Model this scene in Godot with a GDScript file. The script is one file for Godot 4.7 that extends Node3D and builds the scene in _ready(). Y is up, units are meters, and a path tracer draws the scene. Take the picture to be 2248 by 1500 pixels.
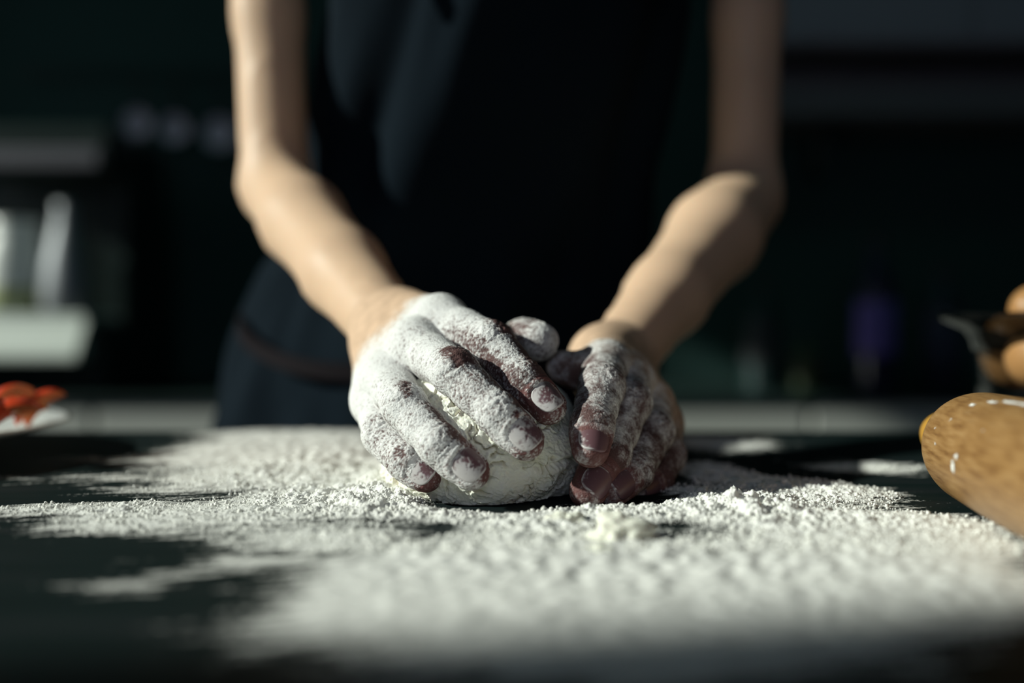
extends Node3D
# A person kneading dough on a floured table in a dark kitchen, low side sun from the left.

const TABLE_Y := 0.9
const SUN_FROM := Vector3(-0.875, 0.45, 0.17)

var noise_big: FastNoiseLite
var noise_mid: FastNoiseLite
var noise_clump: FastNoiseLite
var noise_grain: FastNoiseLite
var noise_crack: FastNoiseLite
var M := {}


# ---------------------------------------------------------------- small helpers
func make_noise(freq: float, octaves := 3, s := 1, kind := FastNoiseLite.TYPE_SIMPLEX_SMOOTH) -> FastNoiseLite:
	var n := FastNoiseLite.new()
	n.noise_type = kind
	n.frequency = freq
	n.seed = s
	n.fractal_type = FastNoiseLite.FRACTAL_FBM if octaves > 1 else FastNoiseLite.FRACTAL_NONE
	n.fractal_octaves = octaves
	return n


func noise_texture(freq: float, octaves: int, s: int, size := 512, as_normal := false, bump := 4.0, kind := FastNoiseLite.TYPE_SIMPLEX_SMOOTH) -> NoiseTexture2D:
	var t := NoiseTexture2D.new()
	t.width = size
	t.height = size
	t.seamless = true
	t.noise = make_noise(freq, octaves, s, kind)
	t.as_normal_map = as_normal
	t.bump_strength = bump
	return t


func ramp(t: NoiseTexture2D, stops: Array) -> NoiseTexture2D:
	var g := Gradient.new()
	var off := PackedFloat32Array()
	var col := PackedColorArray()
	for s in stops:
		off.append(s[0])
		col.append(s[1])
	g.offsets = off
	g.colors = col
	t.color_ramp = g
	return t


func lin(r: float, g: float, b: float) -> Color:
	return Color(r, g, b).linear_to_srgb()


func mat(called: String, c: Color, rough := 0.8, metal := 0.0) -> StandardMaterial3D:
	var m := StandardMaterial3D.new()
	m.resource_name = called
	m.albedo_color = c
	m.roughness = rough
	m.metallic = metal
	return m


func tag(o: Node, label := "", category := "", group := "", kind := "") -> Node:
	if label:
		o.set_meta("label", label)
	if category:
		o.set_meta("category", category)
	if group:
		o.set_meta("group", group)
	if kind:
		o.set_meta("kind", kind)
	return o


func numbered(called: String, parent: Node) -> String:
	if not parent.has_node(called):
		return called
	var k := 1
	while parent.has_node("%s_%03d" % [called, k]):
		k += 1
	return "%s_%03d" % [called, k]


func put(called: String, mesh: Mesh, m: Material, parent: Node = self, at := Vector3.ZERO) -> MeshInstance3D:
	var o := MeshInstance3D.new()
	o.name = numbered(called, parent)
	o.mesh = mesh
	if m:
		o.material_override = m
	o.position = at
	parent.add_child(o, true)
	return o


func thing(called: String, at: Vector3, label: String, category: String, group := "") -> Node3D:
	var o := Node3D.new()
	o.name = numbered(called, self)
	o.position = at
	add_child(o, true)
	tag(o, label, category, group)
	return o


func new_st() -> SurfaceTool:
	var st := SurfaceTool.new()
	st.begin(Mesh.PRIMITIVE_TRIANGLES)
	return st


func done(st: SurfaceTool) -> ArrayMesh:
	st.index()
	st.generate_normals()
	return st.commit()


func quad(st: SurfaceTool, a: Vector3, b: Vector3, c: Vector3, d: Vector3) -> void:
	for v in [a, b, c, a, c, d]:
		st.add_vertex(v)


# a box with chamfered edges
func box(st: SurfaceTool, lo: Vector3, hi: Vector3, bevel := 0.003) -> void:
	st.set_smooth_group(-1)
	var c := (lo + hi) / 2.0
	var h := (hi - lo) / 2.0
	var b := minf(bevel, minf(h.x, minf(h.y, h.z)) * 0.9)
	for ax in 3:
		var u := (ax + 1) % 3
		var v := (ax + 2) % 3
		for s in [-1.0, 1.0]:
			var p := []
			for k in [[-1, -1], [1, -1], [1, 1], [-1, 1]]:
				var q := Vector3.ZERO
				q[ax] = s * h[ax]
				q[u] = k[0] * (h[u] - b)
				q[v] = k[1] * (h[v] - b)
				p.append(c + q)
			if s < 0:
				quad(st, p[0], p[1], p[2], p[3])
			else:
				quad(st, p[3], p[2], p[1], p[0])
	for ax in 3:
		var u := (ax + 1) % 3
		var v := (ax + 2) % 3
		for su in [-1.0, 1.0]:
			for sv in [-1.0, 1.0]:
				var p := []
				for k in [[-1, 0], [1, 0], [1, 1], [-1, 1]]:
					var q := Vector3.ZERO
					q[ax] = k[0] * (h[ax] - b)
					q[u] = su * (h[u] - (b if k[1] else 0.0))
					q[v] = sv * (h[v] - (0.0 if k[1] else b))
					p.append(c + q)
				if su * sv > 0:
					quad(st, p[3], p[2], p[1], p[0])
				else:
					quad(st, p[0], p[1], p[2], p[3])
	for sx in [-1.0, 1.0]:
		for sy in [-1.0, 1.0]:
			for sz in [-1.0, 1.0]:
				var x := c + Vector3(sx * h.x, sy * (h.y - b), sz * (h.z - b))
				var y := c + Vector3(sx * (h.x - b), sy * h.y, sz * (h.z - b))
				var z := c + Vector3(sx * (h.x - b), sy * (h.y - b), sz * h.z)
				for w in ([x, z, y] if sx * sy * sz > 0 else [x, y, z]):
					st.add_vertex(w)


func box_mesh(lo: Vector3, hi: Vector3, bevel := 0.003) -> ArrayMesh:
	var st := new_st()
	box(st, lo, hi, bevel)
	return done(st)


# a profile of (radius, height) turned round the y axis; closed where the radius is zero
func lathe(profile: Array, seg := 48, smooth := true, squash := 1.0) -> ArrayMesh:
	var st := new_st()
	st.set_smooth_group(0 if smooth else -1)
	for i in profile.size() - 1:
		var p: Vector2 = profile[i]
		var q: Vector2 = profile[i + 1]
		for k in seg:
			var a := TAU * k / seg
			var b := TAU * ((k + 1) % seg) / seg
			var pa := Vector3(cos(a) * p.x, p.y, sin(a) * p.x * squash)
			var pb := Vector3(cos(b) * p.x, p.y, sin(b) * p.x * squash)
			var qa := Vector3(cos(a) * q.x, q.y, sin(a) * q.x * squash)
			var qb := Vector3(cos(b) * q.x, q.y, sin(b) * q.x * squash)
			if p.x > 1e-6:
				for v in [pa, pb, qb if q.x > 1e-6 else qa]:
					st.add_vertex(v)
			if q.x > 1e-6:
				for v in ([pa, qb, qa] if p.x > 1e-6 else [pa, qb, qa]):
					st.add_vertex(v)
	return done(st)


func smooth_normals(v: PackedVector3Array, idx: PackedInt32Array) -> PackedVector3Array:
	var n := PackedVector3Array()
	n.resize(v.size())
	var i := 0
	var count := idx.size()
	while i < count:
		var a := idx[i]
		var b := idx[i + 1]
		var c := idx[i + 2]
		var f := (v[c] - v[a]).cross(v[b] - v[a])
		n[a] += f
		n[b] += f
		n[c] += f
		i += 3
	for k in n.size():
		n[k] = n[k].normalized()
	return n


func surface(mesh: ArrayMesh, v: PackedVector3Array, idx: PackedInt32Array, col = null, nrm = null, uv = null) -> ArrayMesh:
	var a := []
	a.resize(Mesh.ARRAY_MAX)
	a[Mesh.ARRAY_VERTEX] = v
	a[Mesh.ARRAY_INDEX] = idx
	a[Mesh.ARRAY_NORMAL] = nrm if nrm != null else smooth_normals(v, idx)
	if col != null:
		a[Mesh.ARRAY_COLOR] = col
	if uv != null:
		a[Mesh.ARRAY_TEX_UV] = uv
	mesh.add_surface_from_arrays(Mesh.PRIMITIVE_TRIANGLES, a)
	return mesh


# ---------------------------------------------------------------- a field of tapered capsules, meshed as surface nets
class Field:
	var A := PackedVector3Array()
	var D := PackedVector3Array()
	var inv := PackedFloat32Array()
	var R := PackedFloat32Array()
	var dR := PackedFloat32Array()
	var G := PackedInt32Array()
	var K := PackedFloat32Array()      # smooth-min width inside each group
	var join := 0.006                  # smooth-min width between group 0 and the others
	var verts := PackedVector3Array()
	var tris := PackedInt32Array()

	func group(k: float) -> int:
		K.append(k)
		return K.size() - 1

	func bone(g: int, a: Vector3, b: Vector3, ra: float, rb: float) -> void:
		A.append(a)
		D.append(b - a)
		inv.append(1.0 / maxf((b - a).length_squared(), 1e-12))
		R.append(ra)
		dR.append(rb - ra)
		G.append(g)

	func one(i: int, p: Vector3) -> float:
		var pa := p - A[i]
		var t := clampf(pa.dot(D[i]) * inv[i], 0.0, 1.0)
		return (pa - D[i] * t).length() - R[i] - dR[i] * t

	func value(p: Vector3, list: PackedInt32Array) -> float:
		var best := 1e3
		var g0 := 1e3
		var cur := 1e3
		var g := -1
		for i in list:
			if G[i] != g:
				if g == 0:
					g0 = cur
				elif g > 0:
					var h := maxf(join - absf(g0 - cur), 0.0)
					best = minf(best, minf(g0, cur) - h * h * 0.25 / join)
				g = G[i]
				cur = 1e3
			var pa := p - A[i]
			var t := clampf(pa.dot(D[i]) * inv[i], 0.0, 1.0)
			var d := (pa - D[i] * t).length() - R[i] - dR[i] * t
			var k := K[g]
			var hh := maxf(k - absf(cur - d), 0.0)
			cur = minf(cur, d) - hh * hh * 0.25 / k
		if g == 0:
			best = minf(best, cur)
		elif g > 0:
			var h := maxf(join - absf(g0 - cur), 0.0)
			best = minf(best, minf(g0, cur) - h * h * 0.25 / join)
		return minf(best, g0)

	func relax(times: int) -> void:
		for k in times:
			var sum := PackedVector3Array()
			var cnt := PackedInt32Array()
			sum.resize(verts.size())
			cnt.resize(verts.size())
			for t in range(0, tris.size(), 3):
				var a := tris[t]
				var b := tris[t + 1]
				var c := tris[t + 2]
				sum[a] += verts[b] + verts[c]
				sum[b] += verts[a] + verts[c]
				sum[c] += verts[a] + verts[b]
				cnt[a] += 2
				cnt[b] += 2
				cnt[c] += 2
			for i in verts.size():
				if cnt[i]:
					verts[i] = verts[i].lerp(sum[i] / cnt[i], 0.6)

	# bones must have been added group by group; keep(p) < 0 is meshed only
	func net(cell: float, lo: Vector3, hi: Vector3, cut := []) -> void:
		const N := 5
		var nb := Vector3i(((hi - lo) / (cell * N)).ceil())
		var sx := nb.x * N + 3
		var sy := nb.y * N + 3
		var where := {}
		var edges := PackedInt64Array()
		var all := PackedInt32Array(range(A.size()))
		var half := cell * N * 0.5
		var reach := half * 1.7321 + cell * 1.8
		var blend := join
		for k in K:
			blend = maxf(blend, k)
		blend += 0.004
		var val := PackedFloat32Array()
		const W := N + 1
		val.resize(W * W * W)
		# coarse pass: super-blocks of 4x4x4 blocks
		const S := 4
		for bz in range(0, nb.z, S):
			for by in range(0, nb.y, S):
				for bx in range(0, nb.x, S):
					var sc := lo + Vector3(bx + S * 0.5, by + S * 0.5, bz + S * 0.5) * (cell * N)
					var sreach := half * S * 1.7321 + cell * 2.0
					if absf(value(sc, all)) > sreach + blend:
						continue
					var near := PackedInt32Array()
					for i in all:
						if one(i, sc) < sreach + blend + 0.008:
							near.append(i)
					for cz in range(bz, mini(bz + S, nb.z)):
						for cy in range(by, mini(by + S, nb.y)):
							for cx in range(bx, mini(bx + S, nb.x)):
								var o := lo + Vector3(cx, cy, cz) * (cell * N)
								var c := o + Vector3.ONE * half
								if absf(value(c, near)) > reach:
									continue
								var list := PackedInt32Array()
								for i in near:
									if one(i, c) < reach + blend:
										list.append(i)
								var at := 0
								for k in W:
									for j in W:
										for i in W:
											val[at] = value(o + Vector3(i, j, k) * cell, list)
											at += 1
								for k in N:
									for j in N:
										for i in N:
											at = i + W * (j + W * k)
											var v0 := val[at]
											var v1 := val[at + 1]
											var v2 := val[at + W]
											var v3 := val[at + W + 1]
											var v4 := val[at + W * W]
											var v5 := val[at + W * W + 1]
											var v6 := val[at + W * W + W]
											var v7 := val[at + W * W + W + 1]
											var inside := int(v0 < 0) + int(v1 < 0) + int(v2 < 0) + int(v3 < 0) + int(v4 < 0) + int(v5 < 0) + int(v6 < 0) + int(v7 < 0)
											if inside == 0 or inside == 8:
												continue
											var sum := Vector3.ZERO
											var cnt := 0
											if (v0 < 0) != (v1 < 0): sum += Vector3(v0 / (v0 - v1), 0, 0); cnt += 1
											if (v2 < 0) != (v3 < 0): sum += Vector3(v2 / (v2 - v3), 1, 0); cnt += 1
											if (v4 < 0) != (v5 < 0): sum += Vector3(v4 / (v4 - v5), 0, 1); cnt += 1
											if (v6 < 0) != (v7 < 0): sum += Vector3(v6 / (v6 - v7), 1, 1); cnt += 1
											if (v0 < 0) != (v2 < 0): sum += Vector3(0, v0 / (v0 - v2), 0); cnt += 1
											if (v1 < 0) != (v3 < 0): sum += Vector3(1, v1 / (v1 - v3), 0); cnt += 1
											if (v4 < 0) != (v6 < 0): sum += Vector3(0, v4 / (v4 - v6), 1); cnt += 1
											if (v5 < 0) != (v7 < 0): sum += Vector3(1, v5 / (v5 - v7), 1); cnt += 1
											if (v0 < 0) != (v4 < 0): sum += Vector3(0, 0, v0 / (v0 - v4)); cnt += 1
											if (v1 < 0) != (v5 < 0): sum += Vector3(1, 0, v1 / (v1 - v5)); cnt += 1
											if (v2 < 0) != (v6 < 0): sum += Vector3(0, 1, v2 / (v2 - v6)); cnt += 1
											if (v3 < 0) != (v7 < 0): sum += Vector3(1, 1, v3 / (v3 - v7)); cnt += 1
											var key := (cx * N + i) + sx * ((cy * N + j) + sy * (cz * N + k))
											where[key] = verts.size()
											verts.append(o + (Vector3(i, j, k) + sum / cnt) * cell)
											if (v0 < 0) != (v1 < 0): edges.append(key * 8 + (0 if v0 < 0 else 1))
											if (v0 < 0) != (v2 < 0): edges.append(key * 8 + (2 if v0 < 0 else 3))
											if (v0 < 0) != (v4 < 0): edges.append(key * 8 + (4 if v0 < 0 else 5))
		var steps := [[sx, sx * sy], [sx * sy, 1], [1, sx]]
		for e in edges:
			var key: int = e >> 3
			var axis: int = (e & 7) >> 1
			var u: int = steps[axis][0]
			var w: int = steps[axis][1]
			var a: int = where.get(key, -1)
			var b: int = where.get(key - u, -1)
			var c: int = where.get(key - u - w, -1)
			var d: int = where.get(key - w, -1)
			if a < 0 or b < 0 or c < 0 or d < 0:
				continue
			var skip := false
			for h in cut:
				if (verts[a] - h[0]).dot(h[1]) > 0.0:
					skip = true
			if skip:
				continue
			if e & 1:
				tris.append_array([a, b, c, a, c, d])
			else:
				tris.append_array([a, c, b, a, d, c])
		# drop the vertices that no triangle uses
		var map := PackedInt32Array()
		map.resize(verts.size())
		map.fill(-1)
		var kept := PackedVector3Array()
		for k in tris.size():
			var o := tris[k]
			if map[o] < 0:
				map[o] = kept.size()
				kept.append(verts[o])
			tris[k] = map[o]
		verts = kept


# ---------------------------------------------------------------- hands
class Hand:
	var wrist: Vector3
	var elbow: Vector3
	var joints := []       # five chains of four joints, thumb last
	var radii := []
	var dorsal := []       # which way the back of each finger faces
	var bare := []         # [finger, along, side, reach along, reach side, strength]: places the flour has come off
	var cover := 0.9
	var mottle := 0.3
	var grain := 0.6       # how speckled the flour lies
	var soft := Vector2(0.20, 0.86)
	var nail_dust := 0.8
	var worn := 0.18       # flour rubbed off past the knuckles
	var nails := []        # fingers whose nail shows

	func palm(f: Field, g: int) -> void:
		var away := (elbow - wrist).normalized()
		f.bone(g, wrist + away * 0.09, wrist, 0.0255, 0.0205)
		var out: Vector3 = (joints[0][0] - joints[3][0]).normalized()
		for k in 4:
			var root: Vector3 = wrist + out * (0.010 - 0.0065 * k)
			f.bone(g, root, joints[k][0], 0.0165, radii[k][0] * 1.06)
		f.bone(g, wrist.lerp(joints[1][0], 0.45) - Vector3(0, 0.008, 0), wrist.lerp(joints[2][0], 0.85) - Vector3(0, 0.012, 0.004), 0.016, 0.014)
		f.bone(g, joints[4][0], joints[4][1], 0.016, radii[4][1])

	func fingers(f: Field) -> void:
		for k in 5:
			var g := f.group(0.0035)
			var j: Array = joints[k]
			var r: Array = radii[k]
			for s in 3:
				var a: Vector3 = j[s]
				var b: Vector3 = j[s + 1]
				if k == 4 and s == 0:
					continue
				var mid := a.lerp(b, 0.5)
				# the belly of the phalanx is fuller on the palm side, waisted between the joints
				var waist: float = (r[s] + r[s + 1]) * 0.5 * (0.985 if s == 2 else 0.955)
				var pad: Vector3 = -(dorsal[k] as Vector3) * 0.0008
				f.bone(g, a, mid + pad, r[s], waist)
				f.bone(g, mid + pad, b, waist, r[s + 1])


func hand_surface(mesh: ArrayMesh, h: Hand, cell: float) -> void:
	var f := Field.new()
	f.join = 0.007
	var g := f.group(0.010)
	h.palm(f, g)
	h.fingers(f)
	var lo := Vector3.ONE * 1e3
	var hi := -lo
	for c in h.joints:
		for p in c:
			lo = lo.min(p)
			hi = hi.max(p)
	lo = lo.min(h.wrist) - Vector3.ONE * 0.03
	hi = hi.max(h.wrist) + Vector3.ONE * 0.03
	var away := (h.elbow - h.wrist).normalized()
	f.net(cell, lo, hi, [[h.wrist + away * 0.016, away]])
	var v := f.verts
	var idx := f.tris
	var n := smooth_normals(v, idx)
	var col := PackedColorArray()
	col.resize(v.size())
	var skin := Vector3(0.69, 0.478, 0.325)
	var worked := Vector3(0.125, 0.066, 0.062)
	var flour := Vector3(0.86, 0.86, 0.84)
	# flat tables of the finger segments
	var sa := PackedVector3Array()
	var sd := PackedVector3Array()
	var si := PackedFloat32Array()
	var sr := PackedFloat32Array()
	var sl := PackedFloat32Array()
	for k in 5:
		for s in 3:
			var a: Vector3 = h.joints[k][s]
			var b: Vector3 = h.joints[k][s + 1]
			sa.append(a)
			sd.append(b - a)
			si.append(1.0 / (b - a).length_squared())
			sl.append((b - a).length())
			sr.append((h.radii[k][s] + h.radii[k][s + 1]) * 0.5)
	for q in v.size():
		var p := v[q]
		var best := 1e3
		var seg := 0
		var tb := 0.0
		for i in 15:
			var pa := p - sa[i]
			var t := pa.dot(sd[i]) * si[i]
			var tc := clampf(t, 0.0, 1.0)
			var d := (pa - sd[i] * tc).length() - sr[i]
			if d < best:
				best = d
				seg = i
				tb = t
		var k := seg / 3
		var s := seg % 3
		var ax := sd[seg] / sl[seg]
		var dor: Vector3 = h.dorsal[k]
		dor = (dor - ax * dor.dot(ax)).normalized()
		var side := ax.cross(dor)
		var rad := p - sa[seg] - ax * ((p - sa[seg]).dot(ax))
		var rl := maxf(rad.length(), 1e-5)
		var up := rad.dot(dor) / rl
		var sw := rad.dot(side) / rl
		var along := s + clampf(tb, 0.0, 1.0)
		if s == 2 and tb > 1.0:
			along = 3.0 + (tb - 1.0) * sl[seg] / 0.009
		var push := 0.0
		var w1 := noise_mid.get_noise_3dv(p)
		var gr := noise_grain.get_noise_3dv(p * 1.35)
		var cl := noise_clump.get_noise_3dv(p)
		# skin folds over the finger joints
		if best < 0.004 and up > -0.2:
			var wob := w1 * 0.0009 + sw * sw * 0.0012
			for jn in ([1] if k == 4 else [1, 2]):
				var ds: float = (along - jn) * sl[mini(k * 3 + jn, k * 3 + 2)] + wob
				var amp: float = 0.0007 * clampf(up * 1.6 + 0.1, 0.0, 1.0) * (1.0 if jn == 1 else 0.75)
				for c0 in ([-0.0016, 0.0004, 0.0024] if jn == 2 else [-0.0048, -0.0031, -0.0013, 0.0004, 0.0021, 0.0040]):
					var e: float = (ds - c0 - cl * 0.0004) / 0.00034
					if absf(e) < 3.0:
						push -= amp * exp(-e * e) * (0.55 + 0.75 * absf(w1 + 0.3 * sin(c0 * 4000.0)))
				push += 0.0005 * exp(-pow(ds / 0.0045, 2.0)) * clampf(up, 0.0, 1.0) * (1.0 if jn == 1 else 0.4)
		# the bed and wall of the nail
		var nail_m := 9.0
		if s == 2 and k in h.nails:
			var rt: float = h.radii[k][3]
			var axd: float = (p - (h.joints[k][3] as Vector3)).dot(ax)
			var vv: float = (axd / rt + 1.12) / 1.74
			if vv > -0.4 and vv < 1.3 and up > 0.2:
				var uu := atan2(sw, up) / 0.98
				nail_m = pow(absf(2.0 * vv - 1.0), 3.0) + pow(absf(uu), 3.0)
				if nail_m < 1.0:
					push -= 0.0004
				elif nail_m < 2.4 and vv < 0.95:
					push += 0.00042 * sin((nail_m - 1.0) / 1.4 * PI)
		# how much flour clings
		var c := h.cover + w1 * h.mottle + (noise_big.get_noise_3dv(p)) * 0.25
		for b in h.bare:
			if b[0] == k:
				var da: float = (along - b[1]) / b[3]
				var db: float = (sw - b[2]) / b[4]
				var q2 := da * da + db * db
				if q2 < 4.0 and (up > -0.5 or b[4] > 2.0):
					c -= b[5] * exp(-q2 * 1.3)
		if up < -0.25 and best < 0.003:
			c -= 0.25
		if push < -0.0002 and nail_m > 1.5:
			c += push * 900.0
		var near_wrist := smoothstep(0.074, 0.026, (p - h.wrist).length())
		c += 0.16 * smoothstep(0.090, 0.055, (p - h.wrist).length()) - h.worn * smoothstep(0.75, 1.4, along)
		c -= near_wrist * 1.3
		var speck := c + gr * h.grain + cl * h.grain * 0.5
		var m := smoothstep(h.soft.x, h.soft.y, speck) * 0.97
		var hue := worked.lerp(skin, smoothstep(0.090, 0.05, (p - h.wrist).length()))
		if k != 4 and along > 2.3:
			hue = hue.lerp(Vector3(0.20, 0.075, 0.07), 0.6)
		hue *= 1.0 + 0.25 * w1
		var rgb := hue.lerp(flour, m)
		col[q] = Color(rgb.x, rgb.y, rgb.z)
		push += m * (0.00018 + 0.00026 * gr + 0.00014 * cl) * (1.0 - near_wrist)
		v[q] = p + n[q] * push
	surface(mesh, v, idx, col)


func nail_mesh(h: Hand, k: int) -> ArrayMesh:
	var tip: Vector3 = h.joints[k][3]
	var ax := (tip - (h.joints[k][2] as Vector3)).normalized()
	var dor: Vector3 = h.dorsal[k]
	dor = (dor - ax * dor.dot(ax)).normalized()
	var side := ax.cross(dor)
	var rt: float = h.radii[k][3]
	var v := PackedVector3Array()
	var col := PackedColorArray()
	var idx := PackedInt32Array()
	const RINGS := 16
	const SEG := 48
	for i in RINGS + 2:
		for j in SEG:
			var a := TAU * j / SEG
			var rr := minf(float(i) / RINGS, 1.0)
			var cx := cos(a)
			var sy := sin(a)
			var sup := pow(pow(absf(cx), 3.0) + pow(absf(sy), 3.0), -1.0 / 3.0) * 0.97
			var uu := cx * sup * rr * 0.98
			var vv := 0.5 + 0.5 * sy * sup * rr
			var axd := (vv * 1.74 - 1.12) * rt
			var low := 0.0 if i <= RINGS else 0.0011
			if i == RINGS:
				low = 0.00012
			var r := rt * (1.035 - 0.16 * maxf(vv - 0.35, 0.0) * maxf(vv - 0.35, 0.0) / 0.42) - low
			var p := tip + ax * axd + (dor * cos(uu) + side * sin(uu)) * r
			var dust := h.cover * h.nail_dust + noise_mid.get_noise_3dv(p) * 0.45 + noise_grain.get_noise_3dv(p) * 0.35 + noise_clump.get_noise_3dv(p) * 0.2
			dust += 0.40 * uu + (0.35 if i > RINGS - 2 else 0.0) - 0.12
			var m := smoothstep(0.45, 0.85, dust)
			p += (dor * cos(uu) + side * sin(uu)) * m * 0.00012
			var base := Vector3(0.155, 0.080, 0.092)
			var rgb := base.lerp(Vector3(0.78, 0.77, 0.76), m * 0.72)
			v.append(p)
			col.append(Color(rgb.x, rgb.y, rgb.z))
	for i in RINGS + 1:
		for j in SEG:
			var a := i * SEG + j
			var b := i * SEG + (j + 1) % SEG
			idx.append_array([a, a + SEG, b, b, a + SEG, b + SEG])
	var m := surface(ArrayMesh.new(), v, idx, col)
	# turn the faces outwards if the sense of the frame asks for it
	var nn: PackedVector3Array = m.surface_get_arrays(0)[Mesh.ARRAY_NORMAL]
	if nn[SEG * 4].dot(dor) < 0.0:
		for t in range(0, idx.size(), 3):
			var w := idx[t]
			idx[t] = idx[t + 1]
			idx[t + 1] = w
		m = surface(ArrayMesh.new(), v, idx, col)
	return m


# ---------------------------------------------------------------- the set-up the picture needs first
func _ready() -> void:
	var cam := Camera3D.new()
	cam.name = "camera"
	cam.position = Vector3(0, 0.979, 0)
	cam.rotation.x = -atan(48.0 / 2250.0)
	cam.fov = rad_to_deg(2.0 * atan(750.0 / 2250.0))
	cam.near = 0.02
	cam.far = 50.0
	var at := CameraAttributesPhysical.new()
	at.frustum_focal_length = 36.0
	at.frustum_focus_distance = 0.437
	at.frustum_near = 0.02
	at.frustum_far = 50.0
	at.exposure_aperture = 2.4
	cam.attributes = at
	add_child(cam)
	cam.current = true

	var env := Environment.new()
	env.background_mode = Environment.BG_COLOR
	env.background_color = lin(0.42, 0.46, 0.50)
	env.tonemap_mode = Environment.TONE_MAPPER_LINEAR
	env.tonemap_exposure = 1.1
	env.sdfgi_enabled = true
	env.ssao_enabled = true
	env.ssil_enabled = true
	var we := WorldEnvironment.new()
	we.name = "world_environment"
	we.environment = env
	add_child(we)

	var sun := DirectionalLight3D.new()
	sun.name = "sun"
	sun.light_color = Color(0.98, 1.0, 0.955)
	sun.light_energy = 1.65
	sun.light_angular_distance = 1.5
	sun.shadow_enabled = true
	add_child(sun)
	sun.look_at_from_position(SUN_FROM * 5.0, Vector3.ZERO)

	var fill := AreaLight3D.new()
	fill.name = "window_light"
	fill.area_size = Vector2(1.5, 0.95)
	fill.light_color = Color(0.84, 0.87, 1.0)
	fill.light_energy = 0.33
	fill.light_size = 0.5
	fill.area_range = 9.0
	fill.shadow_enabled = true
	add_child(fill)
	fill.position = Vector3(-0.2, 1.75, 1.76)

	var top := AreaLight3D.new()
	top.name = "skylight_light"
	top.area_size = Vector2(2.6, 0.35)
	top.light_color = Color(0.55, 1.0, 0.92)
	top.light_energy = 0.065
	top.light_size = 0.4
	top.area_range = 6.0
	top.shadow_enabled = true
	add_child(top)
	top.position = Vector3(0.2, 2.66, -1.4)
	top.rotation.x = -PI / 2

	noise_big = make_noise(28.0, 2, 3)
	noise_mid = make_noise(110.0, 3, 5)
	noise_clump = make_noise(330.0, 2, 9)
	noise_grain = make_noise(620.0, 2, 13)
	noise_crack = make_noise(85.0, 2, 24)
	make_materials()
	build_room()
	build_table()
	build_flour()
	build_dough()
	build_person()
	build_rolling_pin()
	build_egg_bowl()
	build_tomato_plate()
	build_back_kitchen()


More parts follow.
